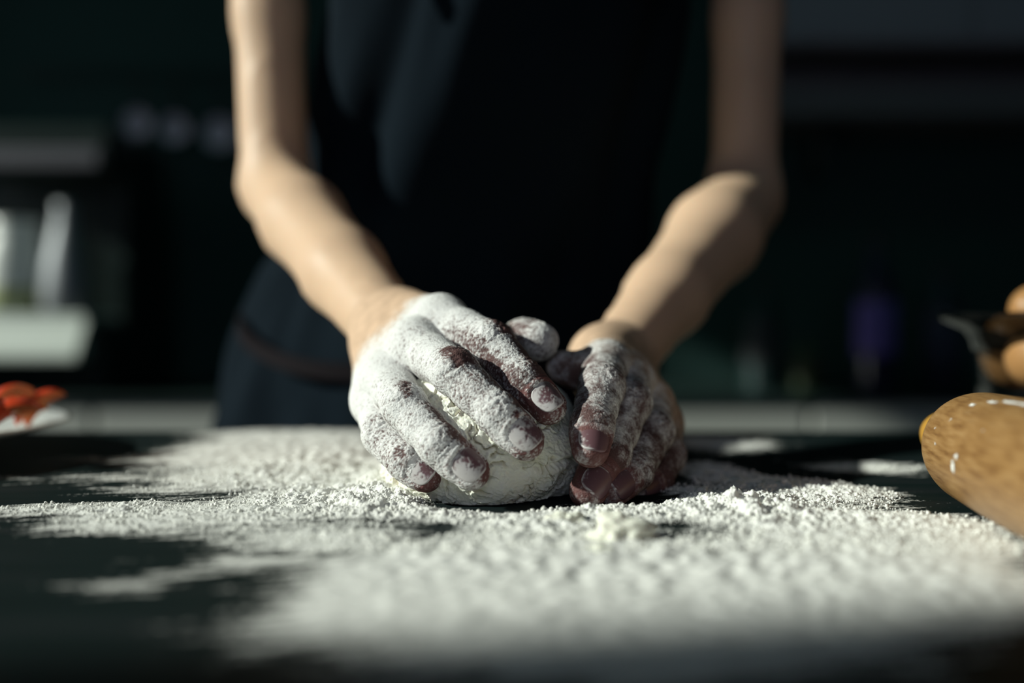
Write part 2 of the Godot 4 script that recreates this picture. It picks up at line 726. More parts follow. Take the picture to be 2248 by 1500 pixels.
func make_materials() -> void:
	M.wall = mat("dark plaster", lin(0.020, 0.062, 0.055), 0.9)
	M.ceiling = mat("dark ceiling", lin(0.03, 0.05, 0.05), 0.95)
	M.floor = mat("dark floor", lin(0.03, 0.035, 0.035), 0.6)
	M.frame = mat("window frame", lin(0.5, 0.5, 0.48), 0.5)
	M.pane = mat("window glass", Color(1, 1, 1, 0.06), 0.02)
	M.pane.transparency = BaseMaterial3D.TRANSPARENCY_ALPHA
	M.frosted = mat("frosted window glass", lin(0.6, 0.65, 0.7), 0.6)
	M.frosted.emission_enabled = true
	M.frosted.emission = Color(0.84, 0.90, 1.0)
	M.frosted.emission_energy_multiplier = 0.25

	M.skylight = M.frosted.duplicate()
	M.skylight.resource_name = "frosted skylight"
	M.skylight.emission = Color(0.55, 1.0, 0.92)
	M.skylight.emission_energy_multiplier = 0.1

	M.table = mat("dark table wood", Color.WHITE, 0.62)
	M.table.albedo_texture = ramp(noise_texture(0.012, 4, 4), [[0.0, lin(0.004, 0.011, 0.011)], [0.5, lin(0.006, 0.014, 0.014)], [1.0, lin(0.015, 0.019, 0.021)]])
	M.table.uv1_triplanar = true
	M.table.uv1_scale = Vector3(0.9, 6.0, 6.0)
	M.table.metallic_specular = 0.22
	M.table.heightmap_enabled = true
	M.table.heightmap_texture = noise_texture(0.02, 4, 8)
	M.table.heightmap_scale = 0.04

	M.hand = mat("floured skin", Color.WHITE, 0.75)
	M.hand.vertex_color_use_as_albedo = true
	M.hand.metallic_specular = 0.4
	M.hand.heightmap_enabled = true
	M.hand.heightmap_texture = noise_texture(0.06, 3, 31)
	M.hand.heightmap_scale = 0.028
	M.hand.albedo_texture = ramp(noise_texture(0.11, 3, 33), [[0.15, Color(0.80, 0.80, 0.82)], [0.5, Color(0.98, 0.98, 0.98)], [1.0, Color.WHITE]])
	M.hand.uv1_triplanar = true
	M.hand.uv1_scale = Vector3.ONE * 32.0

	M.skin = mat("skin", lin(0.69, 0.478, 0.325), 0.5)
	M.skin.metallic_specular = 0.42
	M.skin.subsurf_scatter_enabled = true
	M.skin.subsurf_scatter_strength = 0.12

	M.nail = mat("nail", Color.WHITE, 0.36)
	M.nail.vertex_color_use_as_albedo = true

	M.denim = mat("navy denim", lin(0.0024, 0.0075, 0.013), 0.95)
	M.denim.metallic_specular = 0.25
	M.denim.heightmap_enabled = true
	M.denim.heightmap_texture = noise_texture(0.2, 2, 17)
	M.denim.heightmap_scale = 0.03
	M.denim.uv1_triplanar = true
	M.denim.uv1_scale = Vector3.ONE * 20.0
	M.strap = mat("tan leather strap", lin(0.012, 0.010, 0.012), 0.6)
	M.strap.metallic_specular = 0.15
	M.shirt = mat("black shirt", lin(0.004, 0.010, 0.009), 0.95)
	M.trousers = mat("dark trousers", lin(0.01, 0.013, 0.018), 0.95)
	M.hair = mat("dark hair", lin(0.015, 0.010, 0.008), 0.5)

	M.dough = mat("dough", Color.WHITE, 0.85)
	M.dough.vertex_color_use_as_albedo = true
	M.dough.subsurf_scatter_enabled = true
	M.dough.subsurf_scatter_strength = 0.05
	M.dough.heightmap_enabled = true
	M.dough.heightmap_texture = noise_texture(0.05, 3, 37)
	M.dough.heightmap_scale = 0.02
	M.dough.uv1_triplanar = true
	M.dough.uv1_scale = Vector3.ONE * 30.0

	M.flour = mat("flour", Color.WHITE, 1.0)
	M.flour.vertex_color_use_as_albedo = true
	M.flour.metallic_specular = 0.15
	M.flour.heightmap_enabled = true
	M.flour.heightmap_texture = noise_texture(0.08, 3, 41)
	M.flour.heightmap_scale = 0.02
	M.flour.uv1_triplanar = true
	M.flour.uv1_scale = Vector3.ONE * 28.0
	M.dust = M.flour.duplicate()
	M.dust.resource_name = "flour dust"
	M.dust.transparency = BaseMaterial3D.TRANSPARENCY_ALPHA

	M.wood = mat("rolling pin wood", Color.WHITE, 0.42)
	M.wood.albedo_texture = ramp(noise_texture(0.02, 4, 51), [[0.0, lin(0.14, 0.062, 0.020)], [0.4, lin(0.29, 0.155, 0.054)], [0.7, lin(0.36, 0.205, 0.080)], [1.0, lin(0.43, 0.275, 0.125)]])
	M.wood.uv1_triplanar = true
	M.wood.uv1_scale = Vector3(34.0, 4.0, 34.0)
	M.wood.heightmap_enabled = true
	M.wood.heightmap_texture = noise_texture(0.05, 3, 53)
	M.wood.heightmap_scale = 0.015
	M.handle = mat("yellow varnished wood", lin(0.55, 0.29, 0.05), 0.4)


# ---------------------------------------------------------------- room
func structure(called: String, mesh: Mesh, m: Material) -> MeshInstance3D:
	var o := put(called, mesh, m)
	o.set_meta("kind", "structure")
	return o


# a wall in the plane x = const (thickness towards -x) or z = const with openings [lo_a, hi_a, lo_y, hi_y]
func wall_with_holes(across_x: bool, at: float, thick: float, lo: float, hi: float, top: float, holes: Array) -> ArrayMesh:
	var cuts_a := [lo, hi]
	var cuts_y := [0.0, top]
	for h in holes:
		cuts_a.append_array([h[0], h[1]])
		cuts_y.append_array([h[2], h[3]])
	cuts_a.sort()
	cuts_y.sort()
	var st := new_st()
	for i in cuts_a.size() - 1:
		for j in cuts_y.size() - 1:
			var a0: float = cuts_a[i]
			var a1: float = cuts_a[i + 1]
			var y0: float = cuts_y[j]
			var y1: float = cuts_y[j + 1]
			if a1 - a0 < 1e-5 or y1 - y0 < 1e-5:
				continue
			var open := false
			for h in holes:
				if (a0 + a1) / 2 > h[0] and (a0 + a1) / 2 < h[1] and (y0 + y1) / 2 > h[2] and (y0 + y1) / 2 < h[3]:
					open = true
			if open:
				continue
			if across_x:
				box(st, Vector3(minf(at, at + thick), y0, a0), Vector3(maxf(at, at + thick), y1, a1), 0.0)
			else:
				box(st, Vector3(a0, y0, minf(at, at + thick)), Vector3(a1, y1, maxf(at, at + thick)), 0.0)
	return done(st)


func window_in(called: String, across_x: bool, at: float, thick: float, h: Array, m: Material) -> void:
	var o := Node3D.new()
	o.name = called
	o.set_meta("kind", "structure")
	add_child(o, true)
	var st := new_st()
	var b := 0.035
	var mid := at + thick * 0.5
	var bars := [[h[0], h[0] + b, h[2], h[3]], [h[1] - b, h[1], h[2], h[3]], [h[0] + b, h[1] - b, h[2], h[2] + b], [h[0] + b, h[1] - b, h[3] - b, h[3]]]
	for r in bars:
		if across_x:
			box(st, Vector3(mid - 0.03, r[2], r[0]), Vector3(mid + 0.03, r[3], r[1]))
		else:
			box(st, Vector3(r[0], r[2], mid - 0.03), Vector3(r[1], r[3], mid + 0.03))
	put("frame", done(st), M.frame, o)
	var lo := Vector3(mid - 0.003, h[2] + b, h[0] + b) if across_x else Vector3(h[0] + b, h[2] + b, mid - 0.003)
	var hi := Vector3(mid + 0.003, h[3] - b, h[1] - b) if across_x else Vector3(h[1] - b, h[3] - b, mid + 0.003)
	put("pane", box_mesh(lo, hi, 0.001), m, o)


func build_room() -> void:
	var x0 := -1.7
	var x1 := 2.2
	var z0 := -2.85
	var z1 := 1.8
	structure("floor", box_mesh(Vector3(x0 - 0.2, -0.1, z0 - 0.2), Vector3(x1 + 0.2, 0, z1 + 0.2), 0.0), M.floor)
	var st := new_st()
	box(st, Vector3(x0 - 0.2, 2.7, z0 - 0.2), Vector3(x1 + 0.2, 2.8, -1.6), 0.0)
	box(st, Vector3(x0 - 0.2, 2.7, -1.2), Vector3(x1 + 0.2, 2.8, z1 + 0.2), 0.0)
	box(st, Vector3(x0 - 0.2, 2.7, -1.6), Vector3(-1.12, 2.8, -1.2), 0.0)
	box(st, Vector3(1.52, 2.7, -1.6), Vector3(x1 + 0.2, 2.8, -1.2), 0.0)
	structure("ceiling", done(st), M.ceiling)
	structure("window_4", box_mesh(Vector3(-1.13, 2.705, -1.61), Vector3(1.53, 2.725, -1.19), 0.002), M.skylight)
	var w1 := [-0.62, 0.125, 1.45, 2.3]
	var w2 := [-2.46, -1.62, 1.08, 2.12]
	structure("wall_left", wall_with_holes(true, x0, -0.12, z0, z1, 2.7, [w1, w2]), M.wall)
	structure("wall_right", wall_with_holes(true, x1, 0.12, z0, z1, 2.7, []), M.wall)
	structure("wall_back", wall_with_holes(false, z0, -0.12, x0, x1, 2.7, []), M.wall)
	var w4 := [-0.97, 0.57, 1.25, 2.25]
	structure("wall_front", wall_with_holes(false, z1, 0.12, x0, x1, 2.7, [w4]), M.wall)
	window_in("window_1", true, x0, -0.12, w1, M.pane)
	window_in("window_2", true, x0, -0.12, w2, M.pane)
	window_in("window_3", false, z1, 0.12, w4, M.frosted)


# ---------------------------------------------------------------- table
func build_table() -> void:
	var t := thing("kitchen_table", Vector3(0.1, 0, -0.385), "dark wooden table dusted with white flour where the dough is kneaded", "table")
	put("tabletop", box_mesh(Vector3(-1.15, 0.865, -0.344), Vector3(1.15, 0.9, 0.345), 0.004), M.table, t)
	var st := new_st()
	box(st, Vector3(-1.05, 0.78, -0.29), Vector3(1.05, 0.865, -0.27))
	box(st, Vector3(-1.05, 0.78, 0.27), Vector3(1.05, 0.865, 0.29))
	box(st, Vector3(-1.07, 0.78, -0.27), Vector3(-1.05, 0.865, 0.27))
	box(st, Vector3(1.05, 0.78, -0.27), Vector3(1.07, 0.865, 0.27))
	put("frame", done(st), M.table, t)
	for sx in [-1.0, 1.0]:
		for sz in [-1.0, 1.0]:
			var l := new_st()
			box(l, Vector3(sx * 1.06 - 0.03, 0.0, sz * 0.28 - 0.03), Vector3(sx * 1.06 + 0.03, 0.865, sz * 0.28 + 0.03), 0.006)
			put("leg", done(l), M.table, t)


# ---------------------------------------------------------------- flour
# heaps of flour: [x, depth, reach x, reach depth, height in mm, cover]
const HEAPS := [
	[0.0933, 0.4217, 0.0244, 0.0263, 5.5, 0.9], [0.0889, 0.4187, 0.0112, 0.0139, 2.5, 0.4], [0.1122, 0.3953, 0.0299, 0.0231, 2.2, 0.9], [0.151, 0.3953, 0.0351, 0.0195, 0.8, 0.75], [0.1629, 0.3627, 0.0193, 0.0301, 0.5, 0.7],
	[0.0412, 0.409, 0.0273, 0.0171, 3.0, 0.9], [0.0096, 0.3824, 0.0238, 0.0216, 2.6, 0.9], [-0.0318, 0.409, 0.02, 0.0133, 2.0, 0.9], [-0.0569, 0.4342, 0.0174, 0.0257, 4.0, 0.9], [-0.0583, 0.495, 0.0132, 0.0562, 5.0, 0.9],
	[-0.0904, 0.4566, 0.0223, 0.0309, 1.8, 0.8], [-0.1041, 0.4138, 0.0294, 0.0293, 0.6, 0.7], [-0.1411, 0.4138, 0.0313, 0.0253, 0.5, 0.66], [-0.1908, 0.4217, 0.0262, 0.0141, 0.9, 0.7], [-0.1614, 0.4237, 0.0113, 0.0143, 1.2, 0.4], [-0.1525, 0.3866, 0.0275, 0.017, 0.5, 0.5],
	[-0.0985, 0.5757, 0.0307, 0.0645, 3.5, 0.9], [-0.1463, 0.6267, 0.0474, 0.0674, 1.2, 0.8], [-0.1178, 0.5244, 0.035, 0.0344, 2.2, 0.8], [-0.1787, 0.5951, 0.0291, 0.0525, 0.5, 0.6], [-0.1512, 0.7012, 0.0592, 0.0222, 1.2, 0.9], [-0.1444, 0.495, 0.022, 0.0278, 0.6, 0.55],
	[-0.0848, 0.3627, 0.029, 0.018, 0.5, 0.45], [-0.0887, 0.3289, 0.0336, 0.0111, 0.1, 0.2], [-0.1067, 0.3007, 0.0294, 0.0093, 0.05, 0.18], [-0.0602, 0.3703, 0.0198, 0.0187, 0.8, 0.5],
	[-0.0186, 0.3351, 0.0357, 0.0257, 1.6, 0.85], [0.0488, 0.3351, 0.0387, 0.0296, 1.8, 0.9], [0.1086, 0.3351, 0.0357, 0.0322, 1.2, 0.9], [0.0099, 0.2908, 0.0427, 0.0291, 1.0, 0.9], [0.0749, 0.2908, 0.0427, 0.0291, 1.0, 0.9], [-0.0402, 0.2957, 0.0223, 0.025, 0.4, 0.7],
	[0.1338, 0.3007, 0.0267, 0.0312, 0.8, 0.75], [0.0029, 0.2531, 0.045, 0.0221, 0.4, 0.6], [0.0652, 0.2531, 0.045, 0.0221, 0.4, 0.62], [-0.0611, 0.2606, 0.022, 0.0234, 0.1, 0.3], [0.0176, 0.224, 0.0597, 0.0173, 0.2, 0.35],
	[0.132, 0.6497, 0.0318, 0.0407, 1.6, 0.95], [0.1881, 0.5438, 0.0314, 0.0218, 0.7, 0.85], [0.1019, 0.5244, 0.0186, 0.0407, 2.4, 0.6], [0.1263, 0.4751, 0.0274, 0.0308, 2.2, 0.7], [0.1499, 0.4566, 0.0244, 0.0261, 1.2, 0.6], [0.0776, 0.4626, 0.0123, 0.017, 1.6, 0.7],
	[-0.1188, 0.3007, 0.0147, 0.0067, 0.05, 0.26], [-0.1018, 0.3147, 0.0168, 0.0073, 0.05, 0.29], [-0.0835, 0.3313, 0.0177, 0.0081, 0.05, 0.29], [-0.0666, 0.3519, 0.0172, 0.0084, 0.05, 0.29],
	[-0.2086, 0.5064, 0.0518, 0.0204, 0.05, 0.34], [-0.1723, 0.4688, 0.0313, 0.0112, 0.05, 0.34], [-0.2217, 0.5757, 0.0512, 0.0188, 0.05, 0.27],
	[-0.0121, 0.4237, 0.0245, 0.0081, -1.2, -0.35], [0.0721, 0.4543, 0.0111, 0.0105, -2.0, -0.35],
]
const RIDGES := [[0.9, 0.35, 1.0], [1.7, -0.3, 0.7]]


func flour_at(x: float, d: float) -> Vector2:
	var hgt := 0.0
	var cov := 0.0
	for b in HEAPS:
		var u: float = (x - b[0]) / b[2]
		var w: float = (d - b[1]) / b[3]
		var q := u * u + w * w
		if q < 6.0:
			var e := exp(-q * 0.9)
			hgt += b[4] * e
			cov += b[5] * e
	return Vector2(hgt * 0.001, cov)


func flour_strip(st_v: PackedVector3Array, st_c: PackedColorArray, st_i: PackedInt32Array, d0: float, d1: float, step: float) -> void:
	var wide := 0.54 * d1 + 0.04
	var nx := int(2.0 * wide / step)
	var nd := int((d1 - d0) / step)
	var row_prev := PackedInt32Array()
	for j in nd + 1:
		var d := d0 + (d1 - d0) * j / nd
		var row := PackedInt32Array()
		row.resize(nx + 1)
		row.fill(-1)
		for i in nx + 1:
			var x := -wide + 2.0 * wide * i / nx
			var f := flour_at(x, d)
			if f.y < 0.04:
				continue
			var p := Vector3(x, 0, d)
			# wiped streaks follow the grain of the table
			var streak := noise_big.get_noise_2d(x * 0.9 + d * 0.5, d * 5.0 - x * 1.2) * 0.34 + noise_mid.get_noise_2d(x * 0.35, d * 1.6 - x * 0.3) * 0.22
			var cl := noise_clump.get_noise_3dv(p * 1.35)
			var md := noise_mid.get_noise_3dv(p)
			var gr := noise_grain.get_noise_3dv(p * 1.5)
			var cover := f.y * 1.25 + streak + gr * 0.22 + cl * 0.16
			var a := smoothstep(0.22, 0.80, cover)
			if a < 0.03:
				continue
			var thick := clampf(f.y, 0.0, 1.0)
			var rough := clampf(f.x / 0.0022, 0.12, 1.0)
			var y := f.x * (0.75 + 0.7 * md) + rough * (0.0009 * absf(cl) + 0.00042 * gr + 0.0012 * md) + 0.0003 * a + 0.00025 * thick * (gr + 0.5)
			if y < 0.00008:
				y = 0.00008
			row[i] = st_v.size()
			st_v.append(Vector3(x, TABLE_Y + y, -d))
			st_c.append(Color(0.84, 0.84, 0.80, clampf(a, 0.0, 1.0)))
		if j > 0:
			for i in nx:
				var a := row_prev[i]
				var b := row_prev[i + 1]
				var c := row[i + 1]
				var e := row[i]
				if a >= 0 and b >= 0 and c >= 0 and e >= 0:
					st_i.append_array([a, e, c, a, c, b])
				elif a >= 0 and b >= 0 and c >= 0:
					st_i.append_array([a, c, b])
				elif a >= 0 and e >= 0 and c >= 0:
					st_i.append_array([a, e, c])
				elif a >= 0 and b >= 0 and e >= 0:
					st_i.append_array([a, e, b])
				elif b >= 0 and c >= 0 and e >= 0:
					st_i.append_array([b, e, c])
		row_prev = row


func crumb_mesh(s: int, r: float, detail := 5) -> ArrayMesh:
	var n := make_noise(1.3, 2, s)
	var v := PackedVector3Array()
	var idx := PackedInt32Array()
	var seg := detail * 2
	for i in detail + 1:
		var th := PI * i / detail
		for j in seg:
			var ph := TAU * j / seg
			var q := Vector3(sin(th) * cos(ph), cos(th), sin(th) * sin(ph))
			v.append(q * r * (1.0 + 0.55 * n.get_noise_3dv(q)) * Vector3(1, 0.78, 1))
	for i in detail:
		for j in seg:
			var a := i * seg + j
			var b := i * seg + (j + 1) % seg
			idx.append_array([a, b, a + seg, b, b + seg, a + seg])
	return surface(ArrayMesh.new(), v, idx)


func build_flour() -> void:
	var o := thing("spread_flour", Vector3.ZERO, "white flour strewn in heaps, crumbs and smears over the dark tabletop", "flour")
	o.set_meta("kind", "stuff")
	var v := PackedVector3Array()
	var c := PackedColorArray()
	var i := PackedInt32Array()
	flour_strip(v, c, i, 0.195, 0.375, 0.0013)
	flour_strip(v, c, i, 0.375, 0.475, 0.00052)
	flour_strip(v, c, i, 0.475, 0.728, 0.0015)
	var layer := put("flour_layer", surface(ArrayMesh.new(), v, i, c), M.dust, o)
	layer.set_meta("kind", "stuff")
	# loose crumbs lying on it
	var rng := RandomNumberGenerator.new()
	rng.seed = 77
	for kind in 3:
		var mm := MultiMesh.new()
		mm.transform_format = MultiMesh.TRANSFORM_3D
		mm.mesh = crumb_mesh(90 + kind, 1.0)
		var list := []
		while list.size() < 9000:
			var d := rng.randf_range(0.34, 0.55)
			var x := rng.randf_range(-0.5, 0.5) * d * 1.1
			var f := flour_at(x, d)
			if rng.randf() > f.x / 0.0035 + 0.02 * f.y or f.y < 0.3:
				continue
			var r := 0.00016 + 0.00022 * rng.randf() + 0.0007 * pow(rng.randf(), 10.0)
			var b := Basis.from_euler(Vector3(rng.randf() * TAU, rng.randf() * TAU, rng.randf() * TAU)).scaled(Vector3.ONE * r)
			var y := f.x * (0.75 + 0.7 * noise_mid.get_noise_3d(x, 0, d)) + r * 0.6 + 0.0004
			list.append(Transform3D(b, Vector3(x, TABLE_Y + y, -d)))
		mm.instance_count = list.size()
		for k in list.size():
			mm.set_instance_transform(k, list[k])
		var mi := MultiMeshInstance3D.new()
		mi.name = numbered("flour_crumbs", o)
		mi.multimesh = mm
		mi.material_override = M.crumb if M.has("crumb") else mat("flour crumbs", lin(0.84, 0.84, 0.79), 1.0)
		mi.set_meta("kind", "stuff")
		o.add_child(mi, true)


# ---------------------------------------------------------------- dough
func build_dough() -> void:
	var mid := Vector3(-0.0131, 0.9255, -0.475)
	var rad := Vector3(0.0465, 0.0335, 0.047)
	var v := PackedVector3Array()
	var col := PackedColorArray()
	var idx := PackedInt32Array()
	const NT := 300
	const NP := 460
	for i in NT + 1:
		var th := PI * i / NT
		for j in NP:
			var ph := TAU * j / NP
			# rounder above, squarer towards the table
			var e := 2.0 if th < PI / 2 else 3.6
			var hor := pow(maxf(1.0 - pow(absf(cos(th)), e), 0.0), 1.0 / e)
			var dir := Vector3(hor * cos(ph), cos(th), hor * sin(ph))
			var p := mid + dir * rad
			var n := (dir / rad).normalized()
			var right := smoothstep(0.010, 0.026, p.x)            # the smooth lobe against the right-hand fingers
			var rough := (1.0 - right * smoothstep(0.922, 0.936, p.y)) * smoothstep(0.972, 0.940, p.y) * 0.85 + 0.15
			var big := noise_big.get_noise_3dv(p) * 0.0032
			var md := noise_mid.get_noise_3dv(p)
			# short fissures where two patches of skin have torn apart, one edge standing over the other
			var line := noise_crack.get_noise_3dv(p)
			var some := smoothstep(-0.05, 0.22, noise_big.get_noise_3dv(p * 2.6 + Vector3(3, 1, 2)) + 0.5 * noise_mid.get_noise_3dv(p * 0.7 + Vector3(1, 5, 2)) + 0.05)
			var crack := smoothstep(0.085, 0.012, absf(line)) * some
			var lip := exp(-pow((line - 0.13) / 0.10, 2.0)) * some
			var fine := absf(noise_clump.get_noise_3dv(p))
			var push := big + md * 0.0010 * rough + (0.12 - fine) * 0.0011 * rough + (lip * 0.0011 - crack * 0.0026) * rough + noise_grain.get_noise_3dv(p) * 0.00018
			# a fold that closes low on the right
			var fold := p.y - (0.9165 + 0.10 * (p.x - 0.014) + md * 0.0016)
			if p.x > 0.0 and dir.z > 0.0:
				push -= 0.0026 * exp(-pow(fold / 0.0012, 2.0)) * smoothstep(0.006, 0.022, p.x)
			p += n * push
			p.y = maxf(p.y, TABLE_Y + 0.0004)
			v.append(p)
			var c := Vector3(0.87, 0.86, 0.73).lerp(Vector3(0.87, 0.87, 0.81), clampf(md * 0.8 + 0.25, 0.0, 1.0))
			c = c.lerp(Vector3(0.62, 0.55, 0.38), crack * rough * 0.75)
			col.append(Color(c.x, c.y, c.z))
	for i in NT:
		for j in NP:
			var a := i * NP + j
			var b := i * NP + (j + 1) % NP
			idx.append_array([a, b, a + NP, b, b + NP, a + NP])
	var o := put("bread_dough", surface(ArrayMesh.new(), v, idx, col), M.dough)
	tag(o, "ball of pale cracked dough being kneaded between two floured hands", "dough")
	# torn-off scraps in front
	lump("dough_scrap", Vector3(0.0387, 0.9019, -0.3644), Vector3(0.0105, 0.0072, 0.009), 5, "largest pale scrap of dough on the flour before the hands")
	lump("dough_scrap", Vector3(0.0297, 0.899, -0.3434), Vector3(0.0052, 0.0042, 0.005), 8, "small pale crumb of dough just before the largest scrap")
	lump("dough_scrap", Vector3(0.021, 0.9014, -0.3884), Vector3(0.0075, 0.0045, 0.006), 11, "floury crumb of dough beside the largest scrap, towards the dough ball")


func lump(called: String, at: Vector3, size: Vector3, s: int, label: String) -> void:
	var n := make_noise(1.1, 3, s)
	var v := PackedVector3Array()
	var idx := PackedInt32Array()
	var col := PackedColorArray()
	for i in 41:
		var th := PI * i / 40.0
		for j in 64:
			var ph := TAU * j / 64.0
			var q := Vector3(sin(th) * cos(ph), cos(th), sin(th) * sin(ph))
			var p := q * size * (1.0 + 0.5 * n.get_noise_3dv(q) + 0.12 * n.get_noise_3dv(q * 4.0))
			p.y = maxf(p.y, TABLE_Y + 0.0008 - at.y)
			v.append(p)
			col.append(Color(0.83, 0.82, 0.71))
	for i in 40:
		for j in 64:
			var a := i * 64 + j
			var b := i * 64 + (j + 1) % 64
			idx.append_array([a, b, a + 64, b, b + 64, a + 64])
	tag(put(called, surface(ArrayMesh.new(), v, idx, col), M.dough, self, at), label, "dough")


# ---------------------------------------------------------------- person
func make_hands() -> Array:
	var a := Hand.new()          # the hand at the left of the picture
	a.wrist = Vector3(-0.0628, 0.9702, -0.5519)
	a.elbow = Vector3(-0.1715, 1.075, -0.7472)
	a.joints = [
		[Vector3(-0.0342, 0.9786, -0.4931), Vector3(-0.009, 0.968, -0.4579), Vector3(0.0051, 0.9528, -0.4435), Vector3(0.0156, 0.9416, -0.4378)],
		[Vector3(-0.0446, 0.9666, -0.4798), Vector3(-0.0247, 0.9565, -0.4406), Vector3(-0.0057, 0.9398, -0.4273), Vector3(0.0055, 0.9282, -0.4252)],
		[Vector3(-0.0583, 0.9512, -0.4815), Vector3(-0.0465, 0.9416, -0.4423), Vector3(-0.0301, 0.9269, -0.4255), Vector3(-0.017, 0.916, -0.4233)],
		[Vector3(-0.0648, 0.94, -0.4873), Vector3(-0.0569, 0.928, -0.453), Vector3(-0.0452, 0.9186, -0.4373), Vector3(-0.0365, 0.9125, -0.4337)],
		[Vector3(-0.0506, 0.9625, -0.5448), Vector3(-0.0195, 0.9563, -0.5216), Vector3(0.0058, 0.9694, -0.5019), Vector3(0.0126, 0.9686, -0.4869)]]
	a.radii = [[0.0110, 0.0099, 0.0086, 0.0077], [0.0110, 0.0097, 0.0086, 0.0079], [0.0108, 0.0094, 0.0085, 0.0078], [0.0100, 0.0088, 0.0078, 0.0069], [0.0140, 0.0110, 0.0096, 0.0092]]
	a.dorsal = [Vector3(0.30, 0.42, 0.86).normalized(), Vector3(0.25, 0.40, 0.88).normalized(), Vector3(0.12, 0.42, 0.9).normalized(), Vector3(-0.05, 0.40, 0.91).normalized(), Vector3(0.8, 0.35, -0.45).normalized()]
	a.nails = [0, 1, 2, 3, 4]
	a.cover = 0.92
	a.mottle = 0.22
	a.bare = [
		[0, 1.0, -0.55, 0.22, 0.50, 1.0], [0, 1.7, -0.72, 0.60, 0.42, 1.0], [0, 2.5, -0.72, 0.5, 0.45, 0.9], [0, 2.25, -0.15, 0.22, 0.3, 0.45], [0, 3.4, 0.0, 0.7, 3.0, 0.55], [0, 2.6, 0.85, 0.7, 0.35, 0.7], [0, 1.2, 0.9, 0.9, 0.3, 0.6],
		[1, 0.98, 0.0, 0.20, 0.50, 0.95], [1, 1.06, -0.6, 0.22, 0.35, 0.8], [1, 2.36, -0.2, 0.16, 0.28, 0.8], [1, 2.2, -0.85, 0.7, 0.32, 0.6], [1, 3.5, -0.2, 0.6, 3.0, 0.45], [1, 1.9, -0.9, 0.7, 0.3, 0.5],
		[2, 0.98, -0.2, 0.13, 0.32, 0.7], [2, 2.2, -0.75, 0.6, 0.35, 0.75], [2, 1.6, -0.7, 0.4, 0.3, 0.4], [2, 3.5, -0.4, 0.6, 1.0, 0.7],
		[3, 3.4, -0.3, 0.55, 3.0, 1.0], [3, 2.1, 0.0, 0.15, 0.4, 0.3], [3, 1.1, 0.2, 0.3, 0.5, 0.25],
		[4, 2.7, 0.0, 0.5, 3.0, 0.35]]
	var b := Hand.new()          # the hand at the right of the picture
	b.wrist = Vector3(0.0545, 0.953, -0.5616)
	b.elbow = Vector3(0.1705, 1.0682, -0.7571)
	b.joints = [
		[Vector3(0.0454, 0.9561, -0.4956), Vector3(0.0401, 0.9487, -0.4595), Vector3(0.0344, 0.9336, -0.4391), Vector3(0.0331, 0.9244, -0.4314)],
		[Vector3(0.0578, 0.9497, -0.5075), Vector3(0.0539, 0.9407, -0.4733), Vector3(0.0422, 0.9186, -0.4488), Vector3(0.0322, 0.9062, -0.4345)],
		[Vector3(0.0688, 0.9377, -0.5152), Vector3(0.0663, 0.9257, -0.483), Vector3(0.054, 0.9116, -0.4557), Vector3(0.0429, 0.905, -0.4415)],
		[Vector3(0.0759, 0.925, -0.523), Vector3(0.0753, 0.9131, -0.4967), Vector3(0.0674, 0.9044, -0.4785), Vector3(0.0584, 0.9014, -0.4665)],
		[Vector3(0.0499, 0.948, -0.5445), Vector3(0.0434, 0.949, -0.5195), Vector3(0.035, 0.9543, -0.4916), Vector3(0.0247, 0.9561, -0.4956)]]
	b.radii = [[0.0112, 0.0100, 0.0090, 0.0080], [0.0112, 0.0101, 0.0090, 0.0080], [0.0108, 0.0097, 0.0087, 0.0076], [0.0100, 0.0088, 0.0078, 0.0068], [0.0140, 0.0108, 0.0088, 0.0080]]
	b.dorsal = [Vector3(0.12, 0.15, 0.98).normalized(), Vector3(0.16, 0.12, 0.97).normalized(), Vector3(0.12, 0.14, 0.97).normalized(), Vector3(0.6, 0.25, 0.7).normalized(), Vector3(0.0, 0.9, 0.4).normalized()]
	b.nails = [0, 1, 2, 3]
	b.cover = 0.56
	b.mottle = 0.50
	b.grain = 0.34
	b.worn = 0.0
	b.soft = Vector2(0.08, 1.05)
	b.nail_dust = 0.45
	b.bare = [
		[0, 3.0, 0.0, 0.75, 3.0, 0.55], [0, 1.9, 0.6, 0.5, 0.5, 0.4], [0, 2.0, -0.2, 0.3, 0.6, 0.25],
		[1, 2.9, 0.0, 0.8, 3.0, 0.6], [1, 2.2, 0.2, 0.3, 1.5, 0.35],
		[2, 3.0, 0.0, 0.8, 3.0, 0.5], [2, 1.6, 0.0, 0.9, 3.0, 0.16], [3, 2.0, 0.0, 1.5, 3.0, 0.4],
		[4, 2.6, 0.0, 0.9, 3.0, 0.25]]
	return [a, b]


# centre and half-widths of the clothed trunk at height y: [centre x, half width, half depth]
func trunk_at(y: float) -> Vector3:
	var ys := [0.40, 0.70, 0.89, 0.965, 1.03, 1.10, 1.20, 1.32]
	var cx := [-0.075, -0.072, -0.066, -0.056, -0.042, -0.026, 0.0, 0.008]
	var hx := [0.205, 0.195, 0.182, 0.165, 0.150, 0.138, 0.132, 0.125]
	var hz := [0.135, 0.128, 0.116, 0.106, 0.100, 0.102, 0.112, 0.108]
	for i in ys.size() - 1:
		if y <= ys[i + 1] or i == ys.size() - 2:
			var t := clampf((y - ys[i]) / (ys[i + 1] - ys[i]), 0.0, 1.0)
			return Vector3(lerpf(cx[i], cx[i + 1], t), lerpf(hx[i], hx[i + 1], t), lerpf(hz[i], hz[i + 1], t))
	return Vector3.ZERO


const BZ := -0.885


# how far the trunk leans towards the table at height y
func lean(y: float) -> float:
	return 0.11 * smoothstep(0.95, 1.28, y)


